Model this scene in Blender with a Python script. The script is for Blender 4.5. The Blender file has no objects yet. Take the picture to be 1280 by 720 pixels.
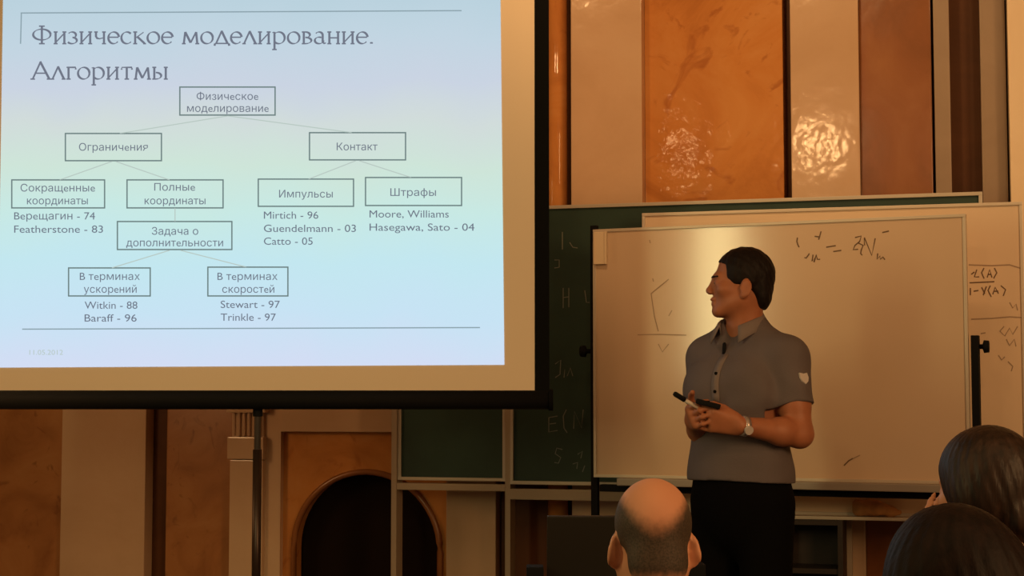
import bpy, bmesh, math, random
import numpy as np
from mathutils import Vector, Matrix

random.seed(4)
S = bpy.context.scene
C = S.collection

# ------------------------------------------------------------------ camera
FPX = 2030.0                                   # focal length in pixels of the 1280 px wide frame
HEAD = math.radians(15.4)                      # camera turned left of the wall normal
TILT = math.radians(3.86)
CAM = Vector((0, 0, 1.43))
cd = bpy.data.cameras.new('camera')
cd.sensor_width = 36.0
cd.lens = 36.0 * FPX / 1280.0
cd.clip_end = 60
cam = bpy.data.objects.new('camera', cd)
C.objects.link(cam)
cam.location = CAM
cam.rotation_euler = (math.radians(90) + TILT, 0, HEAD)
S.camera = cam
CR = cam.rotation_euler.to_matrix()
FW = Vector((-math.sin(HEAD), math.cos(HEAD), 0))
RT = Vector((math.cos(HEAD), math.sin(HEAD), 0))

# ------------------------------------------------------------------ light and exposure
S.view_settings.view_transform = 'Standard'
S.view_settings.look = 'None'
S.view_settings.exposure = 0.0
S.view_settings.gamma = 1.0
S.view_settings.use_curve_mapping = False
W = bpy.data.worlds.new('world')
S.world = W
W.use_nodes = True
W.node_tree.nodes['Background'].inputs[0].default_value = (1.0, 0.60, 0.33, 1)
W.node_tree.nodes['Background'].inputs[1].default_value = 0.125
WARM = (1.0, 0.575, 0.25)
def point(name, loc, watts, radius, col=WARM):
    d = bpy.data.lights.new(name, 'POINT')
    d.energy = watts; d.shadow_soft_size = radius; d.color = col
    o = bpy.data.objects.new(name, d); C.objects.link(o); o.location = loc
    return o
def aimed(name, kind, loc, target, watts, col=WARM):
    d = bpy.data.lights.new(name, kind)
    d.energy = watts; d.color = col
    o = bpy.data.objects.new(name, d); C.objects.link(o); o.location = loc
    o.rotation_euler = (Vector(target) - Vector(loc)).to_track_quat('-Z', 'Y').to_euler()
    return o
# row of hanging hall lamps, above the frame
for x, e in ((-2.95, 9), (-2.0, 11), (-0.95, 22), (0.35, 24)):
    point('hall_lamp', (x, 2.0, 3.27), e, 0.085)
# broad unseen fill lights, added at both sides to brighten wall and boards
for p, t, e, w in (((3.2, 1.3, 2.7), (-0.7, 6.9, 1.1), 150, 1.6), ((-4.45, 4.9, 1.9), (-2.6, 7.0, 1.1), 11, 0.7)):
    l = aimed('side_fill_light', 'AREA', p, t, e)
    l.data.shape = 'RECTANGLE'; l.data.size = w; l.data.size_y = w
# picture spots under the ceiling that wash the upper wall
for x, tx, e in ((-2.3, -2.2, 80), (-0.9, -0.9, 118), (0.8, 0.45, 60)):
    l = aimed('wall_washer_lamp', 'SPOT', (x, 4.1, 4.2), (tx, 7.0, 2.75), e)
    l.data.spot_size = math.radians(62); l.data.spot_blend = 0.9; l.data.shadow_soft_size = 0.15
# floor lamp in the left aisle, mirrored in the front whiteboard
l = aimed('aisle_lamp', 'AREA', (-2.56, 2.45, 2.12), (-0.88, 6.3, 1.8), 16, (1.0, 0.88, 0.42))
l.data.shape = 'RECTANGLE'; l.data.size = 0.26; l.data.size_y = 1.15

# ------------------------------------------------------------------ pixel helpers (only used to work out real positions)
def ray(px, py):
    return CR @ Vector(((px - 640) / FPX, (360 - py) / FPX, -1))
def on_y(px, py, Y):                            # point on the plane y = Y
    d = ray(px, py)
    return CAM + d * (Y / d.y)
def on_plane(px, py, o, n):
    d = ray(px, py)
    return CAM + d * ((Vector(o) - CAM).dot(n) / d.dot(n))
def at_depth(px, py, dep):
    d = ray(px, py)
    return CAM + d * (dep / d.dot(FW))

# ------------------------------------------------------------------ materials
def srgb(r, g, b):
    f = lambda c: ((c / 255 + 0.055) / 1.055) ** 2.4 if c > 10 else c / 255 / 12.92
    return (f(r), f(g), f(b), 1)
def mat(name, col, rough=0.6, metal=0.0, spec=0.5, coat=0.0, coat_r=0.1, bump=0.0, bscale=30, var=0.0, vscale=4, stretch=None, sss=0):
    m = bpy.data.materials.new(name); m.use_nodes = True
    nt = m.node_tree; b = nt.nodes['Principled BSDF']
    b.inputs['Base Color'].default_value = col if len(col) == 4 else (*col, 1)
    b.inputs['Roughness'].default_value = rough
    b.inputs['Metallic'].default_value = metal
    b.inputs['Specular IOR Level'].default_value = spec
    b.inputs['Coat Weight'].default_value = coat
    b.inputs['Coat Roughness'].default_value = coat_r
    if sss:
        b.inputs['Subsurface Weight'].default_value = sss
        b.inputs['Subsurface Radius'].default_value = (0.012, 0.004, 0.002)
    if bump or var:
        tc = nt.nodes.new('ShaderNodeTexCoord'); mp = nt.nodes.new('ShaderNodeMapping')
        nt.links.new(tc.outputs['Object'], mp.inputs[0])
        if stretch: mp.inputs['Scale'].default_value = stretch
    if bump:
        n = nt.nodes.new('ShaderNodeTexNoise'); n.inputs['Scale'].default_value = bscale; n.inputs['Detail'].default_value = 3
        nt.links.new(mp.outputs[0], n.inputs['Vector'])
        bp = nt.nodes.new('ShaderNodeBump'); bp.inputs['Strength'].default_value = bump; bp.inputs['Distance'].default_value = 0.01
        nt.links.new(n.outputs[0], bp.inputs['Height']); nt.links.new(bp.outputs[0], b.inputs['Normal'])
        if coat: nt.links.new(bp.outputs[0], b.inputs['Coat Normal'])
    if var:
        n = nt.nodes.new('ShaderNodeTexNoise'); n.inputs['Scale'].default_value = vscale; n.inputs['Detail'].default_value = 4
        nt.links.new(mp.outputs[0], n.inputs['Vector'])
        r = nt.nodes.new('ShaderNodeValToRGB')
        c = b.inputs['Base Color'].default_value[:]
        r.color_ramp.elements[0].position = 0.3; r.color_ramp.elements[1].position = 0.7
        r.color_ramp.elements[0].color = (c[0]*(1-var), c[1]*(1-var), c[2]*(1-var), 1)
        r.color_ramp.elements[1].color = (min(1, c[0]*(1+var)), min(1, c[1]*(1+var)), min(1, c[2]*(1+var)), 1)
        nt.links.new(n.outputs[0], r.inputs[0]); nt.links.new(r.outputs[0], b.inputs['Base Color'])
    return m
def marble(name, stops, scale=2.2, rough=0.28, distort=1.6, vein=None, bump=0.12, bscale=5, spec=.5):
    m = bpy.data.materials.new(name); m.use_nodes = True
    nt = m.node_tree; b = nt.nodes['Principled BSDF']; N = nt.nodes.new; L = nt.links.new
    b.inputs['Roughness'].default_value = rough
    b.inputs['Specular IOR Level'].default_value = spec
    tc = N('ShaderNodeTexCoord')
    n = N('ShaderNodeTexNoise'); n.inputs['Scale'].default_value = scale; n.inputs['Detail'].default_value = 7
    n.inputs['Roughness'].default_value = 0.6; n.inputs['Distortion'].default_value = distort
    L(tc.outputs['Object'], n.inputs['Vector'])
    r = N('ShaderNodeValToRGB')
    el = r.color_ramp.elements
    while len(el) < len(stops): el.new(0.5)
    for e, (p, c) in zip(el, stops): e.position = p; e.color = c
    L(n.outputs[0], r.inputs[0])
    out = r.outputs[0]
    if vein:
        n2 = N('ShaderNodeTexNoise'); n2.inputs['Scale'].default_value = scale * 2.4; n2.inputs['Detail'].default_value = 5; n2.inputs['Distortion'].default_value = 2.5
        L(tc.outputs['Object'], n2.inputs['Vector'])
        r2 = N('ShaderNodeValToRGB'); e2 = r2.color_ramp.elements
        e2[0].position = 0.60; e2[0].color = (0, 0, 0, 1); e2[1].position = 0.72; e2[1].color = (.8, .8, .8, 1)
        L(n2.outputs[0], r2.inputs[0])
        mx = N('ShaderNodeMixRGB'); L(r2.outputs[0], mx.inputs[0]); L(out, mx.inputs[1]); mx.inputs[2].default_value = vein
        out = mx.outputs[0]
    L(out, b.inputs['Base Color'])
    nb = N('ShaderNodeTexNoise'); nb.inputs['Scale'].default_value = bscale; nb.inputs['Detail'].default_value = 2.5
    L(tc.outputs['Object'], nb.inputs['Vector'])
    bp = N('ShaderNodeBump'); bp.inputs['Strength'].default_value = bump; bp.inputs['Distance'].default_value = 0.03
    L(nb.outputs[0], bp.inputs['Height']); L(bp.outputs[0], b.inputs['Normal'])
    return m
def emit(name, col, s=1.0):
    m = bpy.data.materials.new(name); m.use_nodes = True
    nt = m.node_tree; nt.nodes.clear()
    e = nt.nodes.new('ShaderNodeEmission'); e.inputs[0].default_value = col; e.inputs[1].default_value = s
    o = nt.nodes.new('ShaderNodeOutputMaterial'); nt.links.new(e.outputs[0], o.inputs[0])
    return m

M = {}
M['amber'] = marble('amber_marble', [(0.25, (.42, .150, .040, 1)), (0.5, (.58, .235, .065, 1)), (0.75, (.64, .30, .10, 1))], 2.0, 0.09, vein=(.40, .135, .04, 1), bump=0.075, bscale=16, spec=.22)
M['brown'] = marble('brown_marble', [(0.25, (.20, .070, .022, 1)), (0.55, (.29, .105, .034, 1)), (0.8, (.35, .14, .046, 1))], 2.0, 0.20, bump=0.05, bscale=12)
M['umber'] = marble('umber_marble', [(0.25, (.27, .10, .032, 1)), (0.5, (.40, .165, .055, 1)), (0.8, (.47, .22, .08, 1))], 3.0, 0.3, bump=0.04, vein=(.22, .08, .03, 1))
M['cream'] = marble('cream_marble', [(0.2, (.56, .36, .22, 1)), (0.5, (.63, .42, .27, 1)), (0.8, (.67, .47, .31, 1))], 1.6, 0.11, 0.6, bump=0.055, bscale=15)
M['pier'] = marble('pale_marble', [(0.2, (.78, .58, .38, 1)), (0.5, (.85, .65, .43, 1)), (0.8, (.88, .70, .48, 1))], 1.6, 0.3, 0.6)
M['gap'] = marble('shade_marble', [(0.2, (.07, .026, .010, 1)), (0.8, (.12, .045, .016, 1))], 2.4, 0.5, spec=.15)  # shade in the wall grooves, put into a dark stone colour
M['dull'] = marble('grey_beige_stone', [(0.2, (.27, .18, .115, 1)), (0.8, (.34, .235, .155, 1))], 2.4, 0.45)
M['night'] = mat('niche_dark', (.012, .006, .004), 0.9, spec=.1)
M['floor'] = mat('parquet', (.09, .045, .02), 0.5, var=.25, vscale=3)
M['plaster'] = mat('plaster', (.42, .33, .24), 0.9)
M['fabric'] = mat('screen_cloth', (.80, .64, .47), 0.85)
M['black'] = mat('black_border', (.005, .005, .005), 0.9, spec=.1)
M['blackm'] = mat('black_metal', (.006, .006, .0065), 0.75, spec=.15)
M['steel'] = mat('dull_steel', (.30, .27, .25), 0.35, 0.9)
M['green'] = mat('chalkboard_green', (.020, .046, .034), 0.55, spec=.35, var=.25, vscale=3)
M['alu'] = mat('pale_frame', (.50, .44, .36), 0.45, 0.2)
M['alub'] = mat('chalk_ledge_paint', (.36, .28, .20), 0.6)
M['wb'] = mat('whiteboard_enamel', (.66, .49, .345), 0.14, spec=.6, var=.02, vscale=2)
M['wb2'] = mat('whiteboard_enamel_matt', (.72, .55, .385), 0.5, spec=.4, var=.03, vscale=2)
M['wframe'] = mat('whiteboard_frame', (.60, .52, .42), 0.4, 0.2)
M['ink'] = mat('marker_ink', (.15, .088, .050), 0.7)
M['ink_faint'] = mat('wiped_ink', (.36, .25, .17), 0.7)
M['chalk'] = mat('faint_chalk', (.17, .18, .15), 0.9)
M['tray'] = mat('tray_grey', (.34, .29, .25), 0.5, .3)
M['pocket'] = mat('pocket_plastic', (.80, .64, .44), 0.5)
M['skin'] = mat('skin_tan', (.40, .145, .070), 0.5, spec=.35, var=.08, vscale=25)
M['skin_pale'] = mat('skin_pale', (.62, .29, .165), 0.45, spec=.4, var=.06, vscale=22)
M['hair_dark'] = mat('hair_dark', (.009, .0048, .004), 0.6, spec=.2, bump=.5, bscale=70, stretch=(1, 1, .35))
M['hair_brown'] = mat('hair_brown', (.022, .011, .0065), 0.5, spec=.3, bump=.25, bscale=60, stretch=(1.6, 1.6, .08), var=.6, vscale=45)
M['hair_black'] = mat('hair_nearly_black', (.009, .0042, .003), 0.6, spec=.15, bump=.2, bscale=60, stretch=(1.5, 1.5, .08), var=.5, vscale=45)
M['shirt'] = mat('shirt_grey', (.142, .115, .118), 0.85, spec=.2, bump=.15, bscale=220, var=.06, vscale=9)
M['collar'] = mat('collar_grey', (.215, .17, .16), 0.85, spec=.2)
M['trousers'] = mat('trousers_black', (.004, .0036, .004), 0.9, spec=.05)
M['shoe'] = mat('shoe_black', (.012, .010, .009), 0.4)
M['white'] = mat('badge_white', (.62, .55, .52), 0.6)
M['red'] = mat('badge_grey', (.22, .15, .15), 0.6)
M['eye'] = mat('eye_white', (.30, .24, .20), 0.4)
M['pupil'] = mat('eye_dark', (.01, .008, .006), 0.2)
M['lip'] = mat('lip', (.36, .12, .075), 0.5)
M['navy'] = mat('pullover_dark', (.018, .016, .018), 0.9)
M['maroon'] = mat('blouse_dark', (.028, .012, .010), 0.9)
M['wood'] = mat('dark_wood', (.020, .010, .005), 0.5, var=.3, vscale=5, stretch=(1, 1, 6))
M['laptop'] = mat('laptop_lid', (.020, .017, .013), 0.45)
M['cloth'] = mat('brown_cloth', (.50, .24, .085), 0.9, bump=.5, bscale=40, var=.3, vscale=14)
M['slide_dark'] = emit('slide_text', srgb(108, 116, 132))
M['slide_title'] = emit('slide_title_text', srgb(112, 118, 134))
M['slide_line'] = emit('slide_box_line', srgb(110, 130, 130))
M['slide_rule'] = emit('slide_rule_line', srgb(140, 162, 172))
M['slide_faint'] = emit('slide_faint_line', srgb(184, 200, 194))

# ------------------------------------------------------------------ object helpers
def link(name, me, m=None, parent=None, smooth=False):
    o = bpy.data.objects.new(name, me); C.objects.link(o)
    if m is not None:
        for k in (m if isinstance(m, (list, tuple)) else [m]): me.materials.append(k)
    if smooth: me.polygons.foreach_set('use_smooth', [True] * len(me.polygons))
    if parent is not None: o.parent = parent
    return o
def obj(name, bm, m=None, parent=None, smooth=False):
    me = bpy.data.meshes.new(name)
    bmesh.ops.recalc_face_normals(bm, faces=bm.faces[:])
    bm.to_mesh(me); bm.free()
    return link(name, me, m, parent, smooth)
def thing(name, label, cat, loc=(0, 0, 0), rz=0, group=None):
    o = bpy.data.objects.new(name, None); C.objects.link(o)
    o.location = loc; o.rotation_euler = (0, 0, rz); o.empty_display_size = .1
    return tag(o, label, cat, group)
def tag(o, label, cat, group=None):
    o['label'] = label; o['category'] = cat
    if group: o['group'] = group
    return o
def struct(o):
    o['kind'] = 'structure'; return o
def box(bm, x0, x1, y0, y1, z0, z1, bev=0.0, mi=0):
    vs = [bm.verts.new((x, y, z)) for z in (z0, z1) for y in (y0, y1) for x in (x0, x1)]
    fs = [bm.faces.new([vs[i] for i in q]) for q in ((0, 2, 3, 1), (4, 5, 7, 6), (0, 1, 5, 4), (1, 3, 7, 5), (3, 2, 6, 7), (2, 0, 4, 6))]
    for f in fs: f.material_index = mi
    if bev:
        es = {e for f in fs for e in f.edges}
        bmesh.ops.bevel(bm, geom=list(es), offset=bev, segments=2, affect='EDGES', profile=.7)
    return bm
def B(x0, x1, y0, y1, z0, z1, bev=0.0):
    return box(bmesh.new(), min(x0, x1), max(x0, x1), min(y0, y1), max(y0, y1), min(z0, z1), max(z0, z1), bev)
def tube(bm, pts, r, n=12, caps=True):
    pts = [Vector(p) for p in pts]; rs = r if isinstance(r, (list, tuple)) else [r] * len(pts)
    rings = []
    for i, p in enumerate(pts):
        t = (pts[min(i + 1, len(pts) - 1)] - pts[max(i - 1, 0)]).normalized()
        a = t.cross(Vector((0, 0, 1)))
        if a.length < .01: a = t.cross(Vector((0, 1, 0)))
        a.normalize(); b = t.cross(a)
        rings.append([bm.verts.new(p + (a * math.cos(k * 2 * math.pi / n) + b * math.sin(k * 2 * math.pi / n)) * rs[i]) for k in range(n)])
    for A, D in zip(rings, rings[1:]):
        for k in range(n): bm.faces.new((A[k], A[(k + 1) % n], D[(k + 1) % n], D[k]))
    if caps: bm.faces.new(rings[0][::-1]); bm.faces.new(rings[-1])
    return bm
def ribbon(bm, pts, w, to3, nib=None):
    """flat stroke: pts in 2D, to3 maps 2D to a point on the board; nib = (thin, thick) makes a broad pen"""
    n = len(pts)
    L = []; R = []
    for i in range(n):
        a = Vector(pts[max(i - 1, 0)]); b = Vector(pts[min(i + 1, n - 1)])
        t = (b - a)
        if t.length < 1e-6: t = Vector((1, 0))
        t.normalize()
        ww = w
        if nib:
            ang = math.atan2(-t.y, t.x)
            ww = nib[0] + (nib[1] - nib[0]) * abs(math.sin(ang - math.radians(25)))
        q = Vector((-t.y, t.x)) * ww / 2
        p = Vector(pts[i])
        L.append(bm.verts.new(to3(*(p + q)))); R.append(bm.verts.new(to3(*(p - q))))
    for i in range(n - 1): bm.faces.new((L[i], R[i], R[i + 1], L[i + 1]))
def arc(cx, cy, rx, ry, a0, a1, n=14):
    return [(cx + rx * math.cos(math.radians(a0 + (a1 - a0) * k / n)), cy + ry * math.sin(math.radians(a0 + (a1 - a0) * k / n))) for k in range(n + 1)]

# ------------------------------------------------------------------ room shell
YW = 7.0
PODIUM = 0.15
XL, XR, ZC = -4.6, 3.4, 5.2
struct(obj('floor', B(XL, XR, -2.5, 7.7, -0.1, 0), M['floor']))
struct(obj('ceiling', B(XL, XR, -2.5, 7.7, ZC, ZC + .1), M['plaster']))
struct(obj('wall_left', B(XL - .1, XL, -2.5, 7.7, 0, ZC), M['plaster']))
struct(obj('wall_right', B(XR, XR + .1, -2.5, 7.7, 0, ZC), M['plaster']))
struct(obj('trim_1', B(XL + .001, XR - .001, 4.05, 7.12, 0.001, PODIUM, .008), M['wood']))      # the low stage
wx = lambda px, py=300: on_y(px, py, YW).x
# wall behind everything, with the arched opening
ax0, ax1 = on_y(366, 690, YW).x, on_y(549, 690, YW).x
acx, ar = (ax0 + ax1) / 2, (ax1 - ax0) / 2
atop = on_y(459, 590, YW).z
acz = atop - ar
px_l, px_r = wx(352, 600), wx(560, 600)
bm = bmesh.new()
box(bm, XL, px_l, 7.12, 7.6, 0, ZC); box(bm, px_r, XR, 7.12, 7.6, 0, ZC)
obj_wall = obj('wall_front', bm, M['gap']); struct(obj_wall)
# arch panel: a slab with an arch cut out of it
def arch_slab(x0, x1, z0, z1, y0, y1, cx, cz, r, n=28):
    bm = bmesh.new()
    A = [(cx + r * math.cos(math.pi * k / n), cz + r * math.sin(math.pi * k / n)) for k in range(n + 1)]
    inner = [(cx + r, z0)] + A + [(cx - r, z0)]
    outer = [(x1, z0)] + [(x1 if k == 0 else x0 if k == n else cx + (x1 - x0) / 2 * math.cos(math.pi * k / n), z1) for k in range(n + 1)] + [(x0, z0)]
    rows = []
    for y in (y0, y1):
        rows.append(([bm.verts.new((x, y, z)) for x, z in inner], [bm.verts.new((x, y, z)) for x, z in outer]))
    m = len(inner)
    for i in range(m - 1):
        for I, O in rows: bm.faces.new((I[i], I[i + 1], O[i + 1], O[i]))
        bm.faces.new((rows[0][0][i], rows[0][0][i + 1], rows[1][0][i + 1], rows[1][0][i]))
        bm.faces.new((rows[0][1][i], rows[0][1][i + 1], rows[1][1][i + 1], rows[1][1][i]))
    return bm
struct(obj('trim_2', arch_slab(px_l, px_r, 0, ZC, 7.02, 7.10, acx, acz, ar), M['amber']))
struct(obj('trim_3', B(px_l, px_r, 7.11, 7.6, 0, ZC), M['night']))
bm = bmesh.new()
tube(bm, [(acx + ar, 7.01, PODIUM)] + [(acx + ar * math.cos(math.pi * k / 28), 7.01, acz + ar * math.sin(math.pi * k / 28)) for k in range(29)] + [(acx - ar, 7.01, PODIUM)], .014, 10)
struct(obj('trim_4', bm, M['brown'], smooth=True))
tn = [4]
def strip(p0, p1, m, front, py=300, z0=PODIUM, z1=ZC, bev=.006):
    tn[0] += 1
    return struct(obj('trim_%d' % tn[0], B(wx(p0, py), wx(p1, py), front, 7.13, z0, z1, bev), m))
strip(-330, 78, M['umber'], 7.02, 620)
strip(78, 183, M['cream'], 6.985, 620)
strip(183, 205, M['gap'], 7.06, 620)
strip(205, 290, M['umber'], 7.02, 620)
strip(560, 622, M['cream'], 6.97, 660)
strip(624, 686, M['gap'], 7.03, 660)  # darkened colour in place of shade below the boards
strip(718, 806, M['cream'], 6.93, 120)
strip(806, 979, M['amber'], 7.0, 120)
strip(990, 1075, M['cream'], 6.94, 120)
strip(1075, 1165, M['brown'], 7.0, 120)
strip(1168, 1188, M['dull'], 6.97, 120)
strip(1226, 1258, M['dull'], 7.0, 120)
strip(1260, 1700, M['pier'], 6.90, 120)
# slim pilaster with fluted capital left of the arch, behind the screen pole
zc0, zc1 = on_y(305, 575, 6.96).z, on_y(305, 546, 6.96).z
zc2 = on_y(305, 516, 6.96).z
bm = B(wx(291, 620), wx(352, 620), 6.985, 7.13, PODIUM, ZC)
box(bm, wx(292, 620), wx(333, 620), 6.955, 7.0, PODIUM, zc0, .004)
box(bm, wx(290, 620), wx(335, 620), 6.94, 7.0, zc0 + .004, zc1, .006)
for k in range(6):
    x = wx(297 + 6.2 * k, 620); tube(bm, [(x, 6.955, zc1 + .006), (x, 6.955, zc2)], .0085, 8)
box(bm, wx(289, 620), wx(337, 620), 6.935, 7.0, zc2, zc2 + .07, .006)
struct(obj('trim_30', bm, M['cream']))
struct(obj('trim_32', B(px_l + .002, wx(498, 540), 6.975, 7.0195, on_y(430, 540, 6.98).z, ZC - .002, .004), M['cream']))
# engaged round column beside the screen
bm = bmesh.new(); xc = wx(694, 160); tube(bm, [(xc, 7.04, PODIUM), (xc, 7.04, ZC - .01)], .045, 32)
struct(obj('trim_31', bm, M['amber'], smooth=True))

# ------------------------------------------------------------------ projection screen
SD = 5.9
sc0 = at_depth(320, 497, SD); SO = Vector((sc0.x, sc0.y, PODIUM))
scr = thing('projection_screen', 'large tripod projection screen with a black border showing a slide', 'projection screen', SO, HEAD)
NRM = -FW
def s_uv(px, py, off=0.0):                      # pixel -> local (x, z) on the cloth plane
    p = on_plane(px, py, SO + Vector((0, 0, 1)), NRM)
    d = p - SO
    return d.dot(RT), d.z
def s3(px, py, off):
    u, v = s_uv(px, py); return (u, -off, v)
u0, v0 = s_uv(-29, 487.5); u1, v1 = s_uv(668.5, 488.5); _, vt = s_uv(320, -70)
ub0, _ = s_uv(-46, 300); ub1, _ = s_uv(686.5, 300)
vb, _q = s_uv(320, 488)[1], 0
obj('fabric', B(u0 - .001, u1 + .001, 0, .003, vb, vt), M['fabric'], scr)
bm = bmesh.new()
box(bm, ub0, u0, -.002, .004, vb - .03, vt + .05); box(bm, u1, ub1, -.002, .004, vb - .03, vt + .05); box(bm, u0, u1, -.002, .004, vt, vt + .05)
obj('border', bm, M['black'], scr)
vh = s_uv(320, 500)[1]
bm = bmesh.new(); tube(bm, [(ub0 - .02, .012, vh), (ub1 + .005, .012, vh)], .034, 20)
box(bm, ub0 - .015, ub1, -.012, .03, vh, vb)
hs = obj('housing', bm, M['blackm'], scr, True)
for uu in (ub0 - .02, ub1 + .005):
    bm = bmesh.new(); tube(bm, [(uu - .008, .012, vh), (uu + .008, .012, vh)], .039, 20); obj('end_cap', bm, M['black'], hs, True)
vtop = vt + .08
bm = bmesh.new(); tube(bm, [(ub0, .004, vt + .055), (ub1, .004, vt + .055)], .016, 14); obj('top_bar', bm, M['blackm'], scr, True)
bm = bmesh.new(); tube(bm, [(0, .045, .33), (0, .045, vtop)], .0125, 16); obj('pole', bm, M['steel'], scr, True)
bm = bmesh.new(); tube(bm, [(0, .045, .30), (0, .045, vh - .18)], .0165, 16); obj('pole_sleeve', bm, mat('pole_dark', (.05, .03, .022), .35, .6), scr, True)
bm = bmesh.new(); tube(bm, [(0, .045, vh - .03), (0, .045, vh - .0305), (0, .045, vh - .06), (0, .045, vh - .0605)], [.012, .018, .018, .012], 14); obj('pole_clamp', bm, M['blackm'], scr)
for k in range(3):
    a = math.radians(90 + 120 * k)
    bm = bmesh.new(); tube(bm, [(.02 * math.cos(a), .045 + .02 * math.sin(a), .50), (.45 * math.cos(a), .045 + .45 * math.sin(a), .012)], .011, 10)
    obj('leg', bm, M['blackm'], scr, True)
# the slide
sm = bpy.data.materials.new('projected_slide'); sm.use_nodes = True
nt = sm.node_tree; nt.nodes.clear(); N = nt.nodes.new; Lk = nt.links.new
tc = N('ShaderNodeTexCoord'); sp = N('ShaderNodeSeparateXYZ'); Lk(tc.outputs['Object'], sp.inputs[0])
mr = N('ShaderNodeMapRange'); vs0 = s_uv(320, 458)[1]; vs1 = s_uv(320, -3)[1]
mr.inputs['From Min'].default_value = vs1; mr.inputs['From Max'].default_value = vs0
Lk(sp.outputs['Z'], mr.inputs['Value'])
ns = N('ShaderNodeTexNoise'); ns.inputs['Scale'].default_value = 2.2; ns.inputs['Detail'].default_value = 2; Lk(tc.outputs['Object'], ns.inputs['Vector'])
ad = N('ShaderNodeMath'); ad.operation = 'MULTIPLY_ADD'; ad.inputs[1].default_value = .16; Lk(ns.outputs[0], ad.inputs[0])
sb = N('ShaderNodeMath'); sb.operation = 'SUBTRACT'; sb.inputs[1].default_value = .08; Lk(mr.outputs[0], sb.inputs[0]); Lk(sb.outputs[0], ad.inputs[2])
rp = N('ShaderNodeValToRGB'); el = rp.color_ramp.elements
stops = [(0.0, (186, 210, 222)), (.12, (194, 213, 226)), (.24, (202, 212, 227)), (.34, (209, 220, 219)), (.46, (206, 229, 217)), (.58, (200, 233, 228)), (.72, (195, 231, 240)), (.86, (199, 227, 244)), (1.0, (211, 221, 244))]
while len(el) < len(stops): el.new(.5)
for e, (p, c) in zip(el, stops): e.position = p; e.color = srgb(*c)
Lk(ad.outputs[0], rp.inputs[0])
em = N('ShaderNodeEmission'); Lk(rp.outputs[0], em.inputs[0]); om = N('ShaderNodeOutputMaterial'); Lk(em.outputs[0], om.inputs[0])
bm = bmesh.new()
q = [(4, -3), (625.5, -4), (630.5, 456), (-3, 459.5)]
a_ = [bm.verts.new(s3(x, y, .0015)) for x, y in q]; b_ = [bm.verts.new(s3(x, y, .0002)) for x, y in q]
bm.faces.new(a_); bm.faces.new(b_[::-1])
for i in range(4): bm.faces.new((a_[i], a_[(i + 1) % 4], b_[(i + 1) % 4], b_[i]))
sl = obj('slide_image', bm, sm, scr)
sl['label'] = 'bright pale blue slide with a diagram of boxes'
S3 = lambda x, y: s3(x, y, .0028)
def strokes(name, lines, w, m, parent):
    bm = bmesh.new()
    for l in lines: ribbon(bm, l, w, S3)
    return obj(name, bm, m, parent)
strokes('ruled_line', [[(26, 16.5), (577, 13.5)], [(27, 16), (26, 55)]], 1.5, M['slide_rule'], sl)
strokes('ruled_line', [[(28, 411.5), (600, 409.5)]], 1.5, M['slide_rule'], sl)
conn = [[(285, 145), (150, 167)], [(285, 145), (440, 166)], [(140, 202), (75, 225)], [(145, 202), (212, 225)], [(445, 201), (386, 224)], [(449, 201), (514, 222)], [(219, 260), (219, 277)], [(212, 313), (140, 335)], [(226, 313), (308, 334)]]
for c in conn: strokes('connector_line', [c], 1.2, M['slide_faint'], sl)
boxes = [(225, 109, 344, 144), (82, 167, 202, 201), (387, 166, 507, 200), (15, 225, 131, 260), (159, 225, 279, 260), (323, 224, 442, 258), (457, 222, 577, 257), (147, 277, 290, 312), (86, 335, 188, 370), (260, 334, 360, 370)]
for x0, y0, x1, y1 in boxes:
    strokes('diagram_box', [[(x0 - .8, y0), (x1 + .8, y0)], [(x1, y0), (x1, y1)], [(x1 + .8, y1), (x0 - .8, y1)], [(x0, y1), (x0, y0)]], 1.7, M['slide_line'], sl)
from mathutils.geometry import tessellate_polygon, interpolate_bezier
LOOK = str.maketrans('еВ', 'eB')                # letters drawn alike in both alphabets
def outlines(txt):
    cu = bpy.data.curves.new('tmp_text', 'FONT'); cu.body = txt.translate(LOOK); cu.size = 1
    o = bpy.data.objects.new('tmp_text', cu); C.objects.link(o)
    c2 = o.to_curve(bpy.context.evaluated_depsgraph_get())
    out = []
    for sp in c2.splines:
        b = sp.bezier_points; p = []
        for k in range(len(b)):
            q = b[(k + 1) % len(b)]
            p += [v.to_2d() for v in interpolate_bezier(b[k].co, b[k].handle_right, q.handle_left, q.co, 5)[:-1]]
        p2 = [p[0]]
        for v in p[1:]:
            if (v - p2[-1]).length > 1e-4: p2.append(v)
        out.append(p2)
    o.to_curve_clear(); bpy.data.objects.remove(o); bpy.data.curves.remove(cu)
    return out
def area(p): return sum(p[k - 1].x * p[k].y - p[k].x * p[k - 1].y for k in range(len(p))) / 2
def inside(pt, p):
    r = False
    for k in range(len(p)):
        a, b = p[k - 1], p[k]
        if (a.y > pt.y) != (b.y > pt.y) and pt.x < (b.x - a.x) * (pt.y - a.y) / (b.y - a.y) + a.x: r = not r
    return r
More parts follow.
